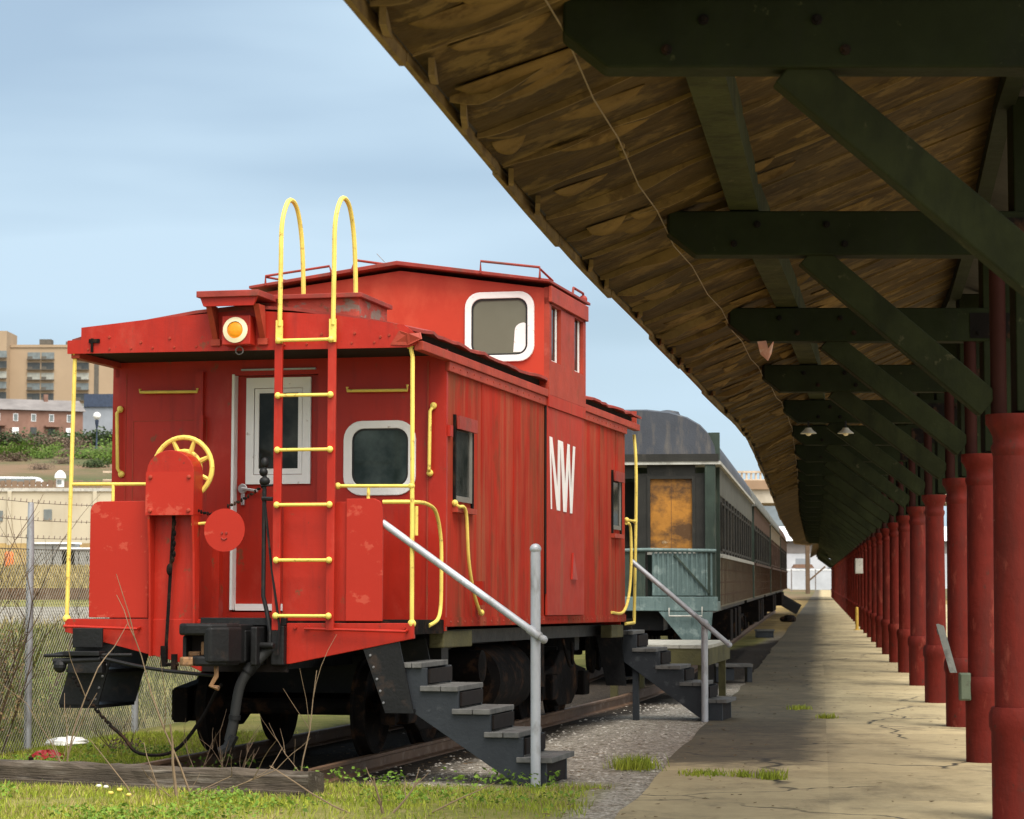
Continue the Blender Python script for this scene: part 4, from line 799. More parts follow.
b = MB(); b.box(-1.2,.2,3.0,3.7,.4,1.02); part(b, 'battery_box', 'black', bevel=.02)
b = MB(); b.lathe([(.05,-.02),(.28,.0),(.36,.08),(.36,1.55),(.28,1.63),(.05,1.65)], (.95,2.95,.62), (0,1,0), 22); b.lathe([(.02,0),(.16,.02),(.16,.5),(.02,.52)], (1.28,2.5,.78), (-1,0,0), 18); part(b, 'air_tank', 'black_rust', smooth=True)
b = MB(); b.tube([(1.2,4.8,.95),(1.2,4.9,.6),(1.1,5.3,.55),(1.1,5.7,.8)], .03, 6, 4); b.tube([(.7,2.2,.5),(.7,6.0,.5)], .025, 6); b.tube([(1.3,5.9,1.0),(1.32,6.1,.75),(1.3,6.4,.7),(1.25,6.6,.95)], .02, 6, 4); b.box(1.0,1.3,4.6,5.0,.5,1.0); part(b, 'brake_rigging', 'black_rust')
for v0, v1 in ((.02,1.0),(7.4,LB)):
    b = MB(); b.box(1.42,1.555,v0,v1,1.0,1.149); part(b, 'sill_timber', 'green_timber', bevel=.01)
# ------------------------------------------------------------------ stairs, rails, deck
def stair(v0, width, T, foot, name, label):
    o = empty(name, CO-Vector((0,0,.12)), (0,0,-TH)); tag(o, label, 'stairs')
    dz = .12
    for v in (v0, v0+width-.045):
        b = MB(); p = []
        for i, (a, c, z) in enumerate(T):
            p += [(a+.02, v, z-.045+dz), (c-.06, v, z-.045+dz)] if i == len(T)-1 else [(a+.02, v, z-.045+dz), (T[i+1][0]+.02, v, z-.045+dz)]
        p += [(T[-1][1]-.06, v, .0), (T[-1][0]-.02, v, .0), (T[0][0]-.02, v, T[0][2]-.35+dz)]
        b.prism(p, (0,.045,0)); b.build('stringer', M['step'], o, bevel=.004)
    for a, c, z in T:
        b = MB(); b.box(a-.03, (a+c)/2-.004, v0-.03, v0+width+.03, z-.045+dz, z+dz); b.box((a+c)/2+.004, c, v0-.03, v0+width+.03, z-.045+dz, z+dz); b.build('tread', M['tread'], o, bevel=.005)
    for i, (a, c, z) in enumerate(T[1:]):
        b = MB(); b.box(a+.022, a+.04, v0+.05, v0+width-.05, z+.02+dz, T[i][2]-.055+dz); b.build('riser_shade', M['dark_seam_shade'], o)  # dark sheet added for the shade between open treads, no real board
    b = MB(); b.box(T[-1][1]-.09, T[-1][1]-.065, v0+.05, v0+width-.05, .01, T[-1][2]-.05+dz); b.build('riser_shade', M['dark_seam_shade'], o)  # same dark sheet for the shade below the lowest tread
    if v0 > 0: b = MB(); b.box(T[0][0]+.12, T[0][0]+.19, v0+.05, v0+.14, .0, T[0][2]-.4+dz); b.build('support_post', M['step'], o)
    return o
stair(-.85, .80, [(1.44,1.61,.90),(1.63,1.93,.705),(1.91,2.21,.515),(2.19,2.46,.325),(2.47,2.75,.12)], 0, 'wooden_stairs', 'blue black wooden stairs rising to the front porch of the red caboose')
stair(8.6, .72, [(1.44,1.58,.975),(1.60,1.87,.765),(1.89,2.17,.555),(2.185,2.45,.355),(2.48,2.74,.15)], 0, 'wooden_stairs', 'small black wooden stairs at the far porch of the red caboose')
def prail(v, pu, ptop, a, c, label):
    o = empty('pipe_handrail', CO-Vector((0,0,.12)), (0,0,-TH)); tag(o, label, 'handrail')
    b = MB(); b.tube([(pu,v,0),(pu,v,ptop+.12-.035)], .042, 14); b.ball((pu,v,ptop+.12-.04), .05, (1,1,.9), 14, 8); b.build('post', M['galv'], o, smooth=True)
    b = MB(); p, q = Vector((a[0],v+.06,a[1]+.12)), Vector((c[0],v-.055,c[1]+.12)); b.tube([p, q], .031, 12); d = (q-p).normalized(); k = p.lerp(q, (pu-a[0])/(c[0]-a[0])); b.tube([k-d*.06,k+d*.06], .038, 12); b.ball(q-d*.01, .036, n=12); b.build('rail', M['galv'], o, smooth=True)
prail(-.93, 2.62, 1.90, (1.26,2.09), (2.71,1.10), 'galvanised pipe handrail and post beside the near stairs')
prail(8.52, 2.48, 1.12, (1.57,1.83), (2.80,.81), 'pipe handrail and post beside the stairs at the far porch')
# low timber landing between the caboose and the first coach
o = empty('timber_landing', (2.30, 34.6, 0), (0,0,-.19)); tag(o, 'low weathered timber landing behind the far stairs, before the green coach end', 'platform')
for k in range(7):
    b = MB(); b.box(-.75+k*.204,-.75+k*.204+.196,-1.35,1.6,.78,.825); b.build('deck_board', M['deck'], o)
b = MB(); b.box(-.74,.66,-1.34,-1.29,.55,.779); b.box(.62,.67,-1.29,1.59,.55,.779); b.box(-.74,-.69,-1.29,1.59,.55,.779); b.build('rim_joist', M['green_timber'], o)
for x in (-.66,.56):
    for y in (-1.22,1.5):
        b = MB(); b.box(x-.05,x+.05,y-.05,y+.05,0,.55); b.build('leg', M['green_timber'], o)
# step stools on the platform edge
def stool(loc, w, d, h, label, solid=False, rz=0):
    o = empty('step_stool', loc, (0,0,rz)); tag(o, label, 'step stool')
    b = MB(); b.box(-w/2,w/2,-d/2,d/2,h-.05,h); b.build('top', M['tread'], o, bevel=.006)
    if solid:
        b = MB(); b.box(-w/2+.03,w/2-.03,-d/2+.03,d/2-.03,0,h-.051); b.build('box', M['step'], o)
    else:
        for x in (-w/2+.05, w/2-.05):
            b = MB(); b.box(x-.04,x+.04,-d/2+.03,d/2-.03,0,h-.051); b.build('leg', M['step'], o)
        b = MB(); b.box(-w/2+.09,0,-d/2+.05,d/2-.05,.03,h-.08); b.build('lower_step', M['step'], o)
stool((3.72,40.6,.016), .62, .5, .30, 'grey topped step stool with open legs at the first coach')
stool((7.50,71.6,.016), .56, .5, .24, 'small dark box step by the dark coach, middle of the platform edge', True)
b = MB(); o = empty('rubble_pile', (11.35,99,.016)); tag(o, 'small black heap of scrap on the platform edge beside the train', 'scrap heap')
for k in range(6):
    b = MB(); b.ball((random.uniform(-.45,.45),random.uniform(-.3,.3),.1), random.uniform(.12,.22), (1.2,1,.9), 7, 5); b.build('lump', M['black_rust'], o)

# ------------------------------------------------------------------ passenger coaches
def arch_pts(hw, z0, z1, n=14): return [(hw*math.copysign(abs(math.cos(a))**.70, math.cos(a)), z0+(z1-z0)*math.sin(a)**.86) for a in np.linspace(0, math.pi, n)]
def coach(y0, L, roof, upper, lower, dark, label, nwin=12, detailed=False, split=None):
    yaw = math.atan2(trackX(y0+L)-trackX(y0), L) if y0 > 42 else math.atan(.1275)
    o = empty('passenger_coach', (trackX(y0), y0, .15), (0,0,-yaw)); tag(o, label, 'railway coach', 'old passenger coaches behind the caboose')
    H = 1.50; zs, zb, ze, zt = 1.12, 1.96, 3.44, 4.38
    P0 = 1.15 if detailed else .35
    b = MB(); b.box(-H,H,P0,L-.4,zs,zb); b.build('lower_body', M[lower], o)
    b = MB()
    if detailed or True:
        ns = 34
        for s in (-1,1):
            for k in range(ns): v = P0+(L-.4-P0)*(k+.5)/ns; b.box(*sorted((s*H, s*(H+.012))), v-.017, v+.017, zs+.03, zb-.02)
            for z in (1.32,1.53,1.74): b.box(*sorted((s*H, s*(H+.003))), P0, L-.4, z-.010, z+.013)
        b.build('batten', M['coach_grid'], o)
    b = MB(); b.box(-H+.02,H-.02,P0,L-.4,zb,2.98); ub = b.build('window_band', M[dark], o)
    b = MB(); b.box(-H,H,P0,L-.4,2.98,ze); b.build('letterboard', M[upper], o)
    b = MB(); b.box(-H-.045,H+.045,P0,L-.4,zb-.02,zb+.045); b.build('belt_rail', M['trim_pale'] if detailed else M['coach_brown'], o)
    b = MB(); b.box(-H-.06,H+.06,.02,L-.02,ze,ze+.05); b.build('eave', M['trim_pale'] if detailed else M[roof], o)
    w = (L-2-P0)/nwin
    for k in range(nwin):
        v = P0+.7+w*k
        for s in (1,) if not detailed else (1,-1):
            b = MB(); x0 = H-.02; b.box(*sorted((s*x0, s*(x0+.012))), v, v+w*.62, zb+.14, 2.84); f = b.build('window', M['glass'], o)
            b = MB(); X = s*(x0+.013); ring(b, [(X,v-.04,zb+.10),(X,v+w*.62+.04,zb+.10),(X,v+w*.62+.04,2.88),(X,v-.04,2.88)], [(X,v,zb+.14),(X,v+w*.62,zb+.14),(X,v+w*.62,2.84),(X,v,2.84)], (s*.018,0,0)); b.build('sash', M[dark], f)
        b = MB(); b.box(H-.02,H+.012,v+w*.70,v+w*.86,zb+.05,2.98); b.build('pillar', M[dark], o)
    ap = arch_pts(H-.01, ze+.05, zt)
    b = MB(); n = len(ap); secs = [(.03,1.0,.94),(.16,1.0,.965),(.4,1.0,.99),(1.0,1.0,1.0),(L-.6,1,1),(L-.1,1.0,.9)] if detailed else [(.03,1,.97),(.6,1,1),(L-.6,1,1),(L-.03,1,.97)]
    vs = [(x*sx, v, ze+.05+(z-ze-.05)*sz) for v, sx, sz in secs for x, z in ap]; fs = []
    for i in range(len(secs)-1):
        for k in range(n-1): fs.append((i*n+k, i*n+k+1, (i+1)*n+k+1, (i+1)*n+k))
    fs += [tuple(range(n)), tuple((len(secs)-1)*n+k for k in range(n-1,-1,-1))]; b.add(vs, fs); rf = b.build('roof', M[roof], o, smooth=True)
    for v in np.arange(2.5,L-2,3.1):
        b = MB(); b.lathe([(.16,0),(.16,.12),(.24,.14),(.20,.22),(.05,.25)], (.55,v,zt-.13), n=12); b.build('roof_vent', M[roof], rf)
    b = MB(); b.box(-.6,.6,.4,L-.4,.75,zs); b.box(-1.3,1.3,.5,L-.5,1.0,zs-.001); b.build('underframe', M['black'], o)
    for k, v in enumerate((L*.38, L*.5, L*.6)):
        b = MB(); b.box(.75,1.42,v,v+(1.3,1.0,1.7)[k],.38,1.0); b.build('equipment_box', M['black_rust'], o, bevel=.02)
    for vc in (3.2, L-3.2):
        t = empty('truck', (0,vc,0)); t.parent = o
        for dv in (-1.2,0,1.2):
            b = MB()
            for s in (-1,1): b.lathe([(.1,-.06),(.44,-.05),(.46,-.03),(.43,.06),(.38,.06),(.35,.02),(.1,.05)], (s*.74,dv,.44), (s,0,0), 22)
            b.tube([(-.9,dv,.44),(.9,dv,.44)], .07, 8); b.build('wheelset', M['black_rust'], t, smooth=True)
        b = MB()
        for s in (-1,1): b.box(*sorted((s*.95, s*1.08)), -1.75,1.75,.36,.66); b.box(*sorted((s*.9, s*1.15)), -1.35,-1.05,.3,.6); b.box(*sorted((s*.9, s*1.15)), 1.05,1.35,.3,.6)
        b.box(-1,1,-.2,.2,.6,.9); b.build('truck_frame', M['black_rust'], t, bevel=.015)
    b = MB(); b.box(-H,H,L-.42,L-.35,zs,ze); b.build('end_wall', M['coach_green'], o)
    if not detailed:
        b = MB(); b.box(-H,H,.30,.36,zs,ze); ewl = b.build('end_wall', M['coach_green'], o)
        b = MB(); b.box(-.45,.45,.22,.30,zs,3.2); b.build('gangway_door', M['black'], o)
        b = MB(); b.box(-.6,.6,-.1,.22,zs-.1,3.4); b.build('diaphragm', M['rubber'], o)
        return o
    # open observation end: recessed wall, boarded window, railing, steps
    b = MB(); b.box(-H,-.62,P0-.06,P0,zs,ze); b.box(.62,H,P0-.06,P0,zs,ze); b.box(-.62,.62,P0-.06,P0,zs,2.0); b.box(-.62,.62,P0-.06,P0,3.2,ze); b.build('end_wall', M['coach_green'], o)
    b = MB(); b.box(-.62,.62,P0-.02,P0+.02,2.0,3.2); b.build('door_panel', M['coach_dark'], o)
    for s in (-1,1):
        b = MB(); b.box(*sorted((s*1.30, s*1.47)), .04,.24, zs,ze); b.build('end_pillar', M['coach_green'], o, bevel=.01)
    # boarded opening facing the caboose
    b = MB(); b.box(.40,1.10,.16,.19,2.06,3.22); pb = b.build('boarded_window', M['plywood'], o)
    b = MB(); b.box(.748,.753,.156,.16,2.06,3.22); b.build('board_seam', M['coach_brown'], pb)
    b = MB(); b.box(.36,1.14,.09,.16,1.98,2.018); b.build('window_sill', M['trim_pale'], pb)
    b = MB(); ring(b, [(.36,.12,2.02),(1.14,.12,2.02),(1.14,.12,3.26),(.36,.12,3.26)], [(.41,.12,2.07),(1.09,.12,2.07),(1.09,.12,3.21),(.41,.12,3.21)], (0,.06,0)); b.build('window_frame', M['coach_dark'], pb)
    b = MB(); b.box(-.62,-.02,.16,.19,2.06,3.22); b.build('boarded_window', M['plywood'], o)
    b = MB(); b.box(.15,.36,.14,.2,zs,3.3); b.box(1.14,1.31,.14,.2,zs,3.3); b.box(.36,1.14,.14,.2,3.26,3.44); b.box(-1.3,.15,.17,.2,3.22,3.44); b.build('vestibule_frame', M['coach_dark'], o)
    b = MB(); b.box(-H,H,.0,.12,zs-.05,zs+.18); b.box(-H,H,.12,P0,zs-.05,zs+.10); b.build('end_beam', M['coach_teal'], o, bevel=.01)
    rl = MB(); rl.tube([(-H+.05,.02,2.05),(.0,.02,2.05),(.35,.02,2.06),(H-.02,.02,2.04)], .03, 8); rl.build('top_rail', M['coach_teal'], o, smooth=True)
    gt = MB(); gt.box(.44,1.42,.05,.075,zs+.2,2.0); gate = gt.build('gate_panel', M['coach_teal'], o)
    for k in range(13):
        x = .45+.078*k; b = MB(); b.box(x,x+.03,.03,.05,zs+.2,2.02); b.build('gate_slat', M['coach_teal'], gate)
    b = MB(); b.bar((.80,.025,1.98),(1.36,.025,1.36),.03,.03,(0,1,0)); b.build('gate_brace', M['coach_green'], gate)
    for x in (-.1,.16):
        b = MB(); b.box(x,x+.17,.03,.10,zs+.18,2.03); b.build('gate_post', M['coach_green'], o)
    b = MB()
    for k in range(14): b.box(-1.45+.1*k,-1.43+.1*k,.02,.04,zs+.18,2.03)
    b.build('railing_bars', M['coach_teal'], o)
    b = MB(); b.prism([(.55,-.02,zs-.06),(1.42,-.02,zs-.06),(1.38,-.02,.62),(.95,-.02,.58)], (0,.03,0)); b.build('step_guard', M['coach_teal'], o)
    b = MB(); b.tube([(.72,-.04,zs+.0),(.72,-.07,zs-.13),(1.25,-.07,zs-.13),(1.25,-.04,zs+.02)], .015, 6); b.build('grab_iron', M['trim_pale'], o, smooth=True)
    b = MB(); b.box(H-.14,H+.04,.1,.25,ze+.08,ze+.52); b.build('corner_box', M['coach_green'], rf)
    b = MB(); b.prism([(x,.025,z) for x, z in [(-1.53,ze+.05),(1.53,ze+.05),(1.53,ze+.17),(-1.53,ze+.17)]], (0,-.02,0)); b.build('hood_band', M['coach_dark'], rf)
    return o
coach(39.0, 21.0, 'coach_roof', 'coach_gray', 'coach_tan', 'coach_dark', 'green and tan coach with rounded grey hood and teal end gate, directly behind the caboose', 12, True)
coach(61.0, 20.5, 'coach_gray', 'coach_brown', 'coach_tan', 'coach_dark', 'dark windowed coach with tan lower panels, second in the line', 8)
coach(82.5, 20.5, 'coach_gray', 'coach_cream', 'coach_tan', 'coach_brown', 'chalky cream coach with brown window band, third in the line', 8)
coach(104.0, 20.5, 'coach_brown', 'coach_brown', 'coach_brown', 'coach_dark', 'rusty red brown coach, last and farthest in the line', 8)

# ------------------------------------------------------------------ sleeper timber at the end of track, litter
o = empty('timber_beam', (-2.98, 19.92, 0), (0,0,math.atan2(-1.36,2.85))); tag(o, 'long weathered timber lying across the end of the rails', 'timber')
b = MB(); vs, fs = [], []
for i in range(25):
    x = -2.1+i*3.68/24; j = rng.normal(0,.005,8)
    vs += [(x,-.13+j[0],0),(x,.12,0),(x,.12+j[1],.185+j[2]),(x,.02,.20+j[3]),(x,-.115+j[4],.195+j[5]),(x,-.135+j[6],.16)]
for i in range(24):
    for k in range(6): fs.append((i*6+k,(i+1)*6+k,(i+1)*6+(k+1)%6,i*6+(k+1)%6))
fs += [tuple(range(6)), tuple(24*6+k for k in range(5,-1,-1))]; b.add(vs, fs); b.build('beam', M['timber'], o)
b = MB(); b.box(-2.1,1.55,-.20,-.08,-.02,.055); b.build('lower_plank', M['timber'], o)
for x in (-1.2,.3,1.48):
    b = MB(); b.lathe([(.012,0),(.012,.2),(.022,.205),(.02,.225)], (x,.0,.0)); b.build('spike', M['black_rust'], o)
M['bag_red'] = mat('red plastic', (.25,.012,.012), .4, bump=.2); M['paper'] = mat('white crumpled plastic', (.75,.74,.70), .6, bump=.3)
def crumple(name, loc, sc, m, label, cat, seed):
    r = random.Random(seed); o = empty(name, loc); tag(o, label, cat)
    for k in range(2):
        b = MB(); b.ball((0,0,0), 1, (1,1,1), 14, 9); b.v = [((x*(1+r.uniform(-.18,.18))+k*.55)*sc[0]*(1-.4*k), (y*(1+r.uniform(-.18,.18)))*sc[1], max(-.2,z*(1+r.uniform(-.25,.2)))*sc[2]*(1-.35*k)+sc[2]*.2) for x, y, z in b.v]; b.build('fold', m, o)
crumple('plastic_bag', (-4.42,23.0,gh(-4.42,23)+.02), (.17,.12,.07), M['bag_red'], 'crumpled red plastic bag on the grass behind the long timber', 'bag', 3)
crumple('plastic_bag', (-4.60,25.0,gh(-4.6,25)+.02), (.22,.15,.07), M['paper'], 'crumpled white plastic bag in the grass by the fence post', 'bag', 5)
crumple('pale_stone', (-3.06,21.0,.03), (.07,.06,.06), M['paper'], 'small pale stone just behind the middle of the long timber', 'stone', 8)

# ------------------------------------------------------------------ chain link fence
M['wire'] = mat('fence wire', (.20,.185,.15), .5, metal=.5, bump=0); M['barb'] = mat('rusty barbed wire', (.17,.13,.10), .7, bump=0)
fe = empty('chain_link_fence', (0,0,0)); tag(fe, 'chain link fence with barbed wire strands and grey steel posts left of the track', 'fence')
FY0, FY1, FH = 20.0, 52.0, 2.0
def fpt(s, z):                                              # s metres along the fence
    y = FY0+s*.975; return Vector((fenceX(y), y, gh(fenceX(y)-.01, y)+z))
SL = (FY1-FY0)/.975; b = MB(); pitch = .066; vs, fs = [], []
def wire3(p, q, r=.0030):
    d = (q-p).normalized(); a = d.cross(Vector((1,0,0))).normalized(); c = d.cross(a); k = len(vs)
    for w in (p, q):
        for g in (0,2.094,4.189): vs.append(w+(a*math.cos(g)+c*math.sin(g))*r)
    for i in range(3): fs.append((k+i, k+(i+1)%3, k+3+(i+1)%3, k+3+i))
s = -FH
while s < SL:
    for dirn in (1,-1):
        s0, s1 = (s, s+FH) if dirn > 0 else (s+FH, s)
        t0 = max(0, (0-s0)/(s1-s0)) if dirn > 0 else max(0, (s0-SL)/(s0-s1)); t1 = min(1, (SL-s0)/(s1-s0)) if dirn > 0 else min(1, s0/(s0-s1)) 
        if t1 <= t0: continue
        n = 4; pp = [fpt(s0+(s1-s0)*t, .03+FH*t) for t in np.linspace(t0, t1, n+1)]
        off = Vector((.004*dirn,0,0))
        for i in range(n): wire3(pp[i]+off, pp[i+1]+off)
    s += pitch
b.add(vs, fs); b.build('wire_mesh', M['wire'], fe)
for h in (2.16,2.34,2.52):
    b = MB(); b.tube([fpt(s,h-.02*math.sin(math.pi*((s%3.0)/3.0)))+Vector((-.02,0,0)) for s in np.arange(0,SL,.75)], .004, 4)
    for s in np.arange(.05,SL,.15):
        p = fpt(s,h)+Vector((-.02,0,0)); b.bar(p+Vector((0,-.010,-.014)), p+Vector((0,.010,.014)), .008, .008)
    b.build('barbed_wire', M['barb'], fe)
for k, s in enumerate((1.3,4.31,7.4,10.4,13.4,16.4,19.4,22.4,25.4,28.4,31.4)):
    p = fpt(s,0); b = MB(); b.tube([p-Vector((0,0,.15)), p+Vector((0,0,2.1)), p+Vector((0,0,2.5))], [.038,.038,.028], 10); b.build('post', M['galv'], fe, smooth=True)
b = MB(); b.tube([fpt(s,2.03) for s in np.arange(0,SL,1)], .005, 5); b.build('top_wire', M['wire'], fe)

# ------------------------------------------------------------------ vegetation
def foliage(name, c, c2, var=.4):
    m, N, L, P = nodes_of(name); v = objvec(N, L, True)
    f = noise(N, L, v, 3, 5, .7); cur = mixc(N, L, ramp_out(N, L, f, .35, .65), c, c2)
    w = N.new('ShaderNodeTexWhiteNoise'); gm = N.new('ShaderNodeNewGeometry')
    L.new(gm.outputs['Random Per Island'], w.inputs['Vector']) if False else None
    hs = N.new('ShaderNodeHueSaturation'); mr = N.new('ShaderNodeMapRange'); mr.inputs['To Min'].default_value = 1-var; mr.inputs['To Max'].default_value = 1+var
    L.new(gm.outputs['Random Per Island'], mr.inputs['Value']); L.new(mr.outputs[0], hs.inputs['Value']); L.new(cur, hs.inputs['Color'])
    L.new(hs.outputs[0], P.inputs['Base Color']); P.inputs['Roughness'].default_value = .7; P.inputs['Specular IOR Level'].default_value = .25
    tr_ = N.new('ShaderNodeBsdfTranslucent'); L.new(hs.outputs[0], tr_.inputs['Color']); ms = N.new('ShaderNodeMixShader'); ms.inputs[0].default_value = .3
    L.new(P.outputs[0], ms.inputs[1]); L.new(tr_.outputs[0], ms.inputs[2]); L.new(ms.outputs[0], N['Material Output'].inputs['Surface'])
    return m
M['grass'] = foliage('spring grass', (.21,.28,.025), (.40,.42,.06)); M['drygrass'] = foliage('dry grass', (.42,.33,.14), (.30,.24,.09))
M['bush_g'] = foliage('bright hillside bush', (.07,.125,.02), (.12,.18,.03)); M['bush_d'] = foliage('dark hillside bush', (.03,.05,.018), (.06,.085,.03)); M['bush_b'] = foliage('bare brown bush', (.12,.085,.06), (.17,.12,.085))
M['straw'] = foliage('dead brown brush leaves', (.16,.10,.05), (.27,.19,.09)); M['bank'] = foliage('olive bank grass', (.075,.095,.018), (.14,.15,.03))
M['twig'] = mat('dry twigs', (.20,.14,.085), .8, bump=0); M['twig_d'] = mat('dark brown twigs', (.10,.065,.04), .8, bump=0)
def blades(name, P, h, wd, m, lean=.5, kind='stuff'):
    n = len(P); a = rng.uniform(0,2*np.pi,n); hh = h*rng.uniform(.45,1.25,n); w = wd*rng.uniform(.7,1.3,n); la = rng.uniform(0,2*np.pi,n); ll = hh*lean*rng.uniform(.1,1,n)
    dx, dy = np.cos(a)*w, np.sin(a)*w; tx, ty = np.cos(la)*ll, np.sin(la)*ll
    V = np.empty((n,5,3)); V[:,0] = P+np.c_[-dx,-dy,np.zeros(n)]; V[:,1] = P+np.c_[dx,dy,np.zeros(n)]
    V[:,2] = P+np.c_[dx*.7+tx*.35,dy*.7+ty*.35,hh*.55]; V[:,3] = P+np.c_[-dx*.7+tx*.35,-dy*.7+ty*.35,hh*.55]; V[:,4] = P+np.c_[tx,ty,hh]
    me = bpy.data.meshes.new(name); me.vertices.add(n*5); me.vertices.foreach_set('co', V.ravel())
    idx = (np.arange(n)[:,None]*5+np.array([0,1,2,3,3,2,4])[None,:]).ravel(); me.loops.add(n*7); me.loops.foreach_set('vertex_index', idx)
    ls = (np.arange(n)[:,None]*7+np.array([0,4])[None,:]).ravel(); me.polygons.add(n*2); me.polygons.foreach_set('loop_start', ls); me.update(calc_edges=True); me.validate()
    me.materials.append(m); o = bpy.data.objects.new(name, me); col.objects.link(o); o['kind'] = kind; return o
def vnoise(x, y, s, seed=0):
    xs, ys = x*s+seed*17.3, y*s+seed*9.1; xi, yi = np.floor(xs), np.floor(ys); fx, fy = xs-xi, ys-yi; fx = fx*fx*(3-2*fx); fy = fy*fy*(3-2*fy)
    def h(a, b): q = np.sin(a*127.1+b*311.7)*43758.5453; return q-np.floor(q)
    return (h(xi,yi)*(1-fx)+h(xi+1,yi)*fx)*(1-fy)+(h(xi,yi+1)*(1-fx)+h(xi+1,yi+1)*fx)*fy
def scatter(n, x0, x1, y0, y1, keep):
    x = rng.uniform(x0,x1,n); y = rng.uniform(y0,y1,n); k = keep(x,y) > rng.uniform(0,1,n); x, y = x[k], y[k]
    z = np.array([gh(a,b) for a, b in zip(x,y)]); return np.c_[x,y,z]
def trk(y): return -2.12+.2493*(y-21.68)
ex_ = lambda y: np.interp(y, [14,18.9,24.7,42.5], [.2,.967,1.745,4.19])
def keepA(x, y):                                            # foreground and left side
    n1, n2 = vnoise(x,y,.9,1), vnoise(x,y,3.1,2)
    u = x-trk(y); d = np.clip(.45+1.1*(n1-.4)+.5*(n2-.5), .08, 1)
    front = np.clip((20.1+.9*(n1-.5)-y)/.4, 0, 1)*np.clip((ex_(y)-.38+.5*(n2-.5)-x)/.35, 0, 1)
    left = np.clip((-u-1.35+.6*(n1-.5))/.4, 0, 1)
    return d*np.maximum(front, left)
blades('grass', scatter(190000, -7.5, 1.2, 16.2, 27, keepA), .055, .0045, M['grass'], .8)
blades('dry_grass', scatter(90000, -7.5, 1.0, 16.2, 27, lambda x,y: keepA(x,y)*.6*(vnoise(x,y,1.7,5) > .42)), .06, .004, M['drygrass'], 1.1)
def bank(x, y): d = np.interp(y,[19,24.2,40,60],[-5.9,-4.85,-1.7,1.6])-x; return np.clip((d-.1)/.6,0,1)*np.clip(.35+1.2*(vnoise(x,y,.7,7)-.3),.05,1)
blades('bank_grass', scatter(60000, -10, -1, 25, 36, bank), .15, .010, M['bank'], .6)
blades('bank_dry_grass', scatter(26000, -10, -1, 25, 37, lambda x,y: bank(x,y)*(vnoise(x,y,.5,9) > .55)), .17, .009, M['drygrass'], .6)
blades('far_dry_grass', scatter(16000, -30, -8, 74, 130, lambda x,y: .8*np.ones_like(x)), .28, .05, M['drygrass'], .6)
# weeds in the gravel and the platform joints
def tuft(x, y, r, n, h, label):
    P = np.c_[rng.normal(x,r,n), rng.normal(y,r*1.3,n), np.full(n,.012)]; o = blades('grass_tuft', P, h, .006, M['grass'], .8, 'thing'); tag(o, label, 'grass tuft')
for k, (px, py, r, n, h, lab) in enumerate(((634,768,.10,420,.12,'green grass tuft in the gravel at the near corner of the platform'),(702,774,.10,200,.05,'thin flat grass tuft on the dark platform strip, leftmost of three'),(741,776,.04,110,.06,'small round grass tuft in the platform, middle of three'),(768,778,.06,190,.08,'bushiest platform grass tuft, rightmost of the near three'),(796,709,.08,160,.06,'flat grass tuft in the platform joint farther off'),(824,718,.05,130,.07,'small grass tuft beside a joint, right of the flat one'))):
    Y = 1.72*2400/(py-580); tuft((px-512)/2400*Y, Y, r, n, h, lab)
# loose stones in the gravel bed
P = scatter(9000, -1.6, 3.6, 19.4, 34, lambda x,y: np.clip((y-19.7)/.5,0,1)*np.clip((ex_(y)+.15-x)/.3,0,1)*np.clip((x-trk(y)-.9)/.4,.12,1)*np.clip(.2+1.3*(vnoise(x,y,1.3,3)-.25),.05,1))
ico = [(0,0,1),(.89,0,.45),(.28,.85,.45),(-.72,.53,.45),(-.72,-.53,.45),(.28,-.85,.45)]; icf = [(0,1,2),(0,2,3),(0,3,4),(0,4,5),(0,5,1)]
V = []; F = []
for k, p in enumerate(P):
    r = random.uniform(.008,.026); a = random.uniform(0,6.3); c, s = math.cos(a), math.sin(a); sx, sz = random.uniform(.8,1.5), random.uniform(.5,1)
    V += [(p[0]+r*(x*sx*c-y*s), p[1]+r*(x*sx*s+y*c), p[2]-r*.3+r*sz*z) for x, y, z in ico]; F += [tuple(i+6*k for i in q) for q in icf]
def stone_mat():
    m, N, L, P_ = nodes_of('ballast stones'); gm = N.new('ShaderNodeNewGeometry'); r = ramp(N, 0, 1, (.12,.10,.08,1), (.62,.57,.50,1)); L.new(gm.outputs['Random Per Island'], r.inputs[0]); L.new(r.outputs[0], P_.inputs['Base Color']); P_.inputs['Roughness'].default_value = .9; P_.inputs['Specular IOR Level'].default_value = .2; return m
b = MB(); b.add(V, F); tag(b.build('gravel_stones', stone_mat()), kind='stuff')
# fallen leaves and chips on the slab and gravel, broad-leaved weeds in the grass
def chips(name, P, r0, r1, m, tilt=.35):
    b = MB()
    for p in P:
        r = random.uniform(r0, r1); a = random.uniform(0,6.3); c, s_ = math.cos(a)*r, math.sin(a)*r; h = [random.uniform(0,tilt)*r for _ in range(4)]
        b.add([(p[0]-c,p[1]-s_,p[2]+h[0]),(p[0]+s_*.5,p[1]-c*.5,p[2]+h[1]),(p[0]+c,p[1]+s_,p[2]+h[2]),(p[0]-s_*.5,p[1]+c*.5,p[2]+h[3])], [(0,1,2,3)])
    return tag(b.build(name, m), kind='stuff')
M['leaf_dead'] = foliage('dead brown leaves', (.10,.06,.03), (.22,.15,.08)); M['weed'] = foliage('fresh green weeds', (.10,.19,.02), (.19,.29,.04))
pl2_ = scatter(2600, .8, 8, 17, 60, lambda x,y: np.where(x > ex_(y)+.05, .35+.65*(np.abs(x-ex_(y)-.3) < .5), 0)); pl2_[:,2] = .018
chips('dead_leaves', np.concatenate([pl2_, scatter(2200, -6, 1, 17, 25, lambda x,y: .6+0*x)+np.array([0,0,.03])]), .012, .035, M['leaf_dead'])
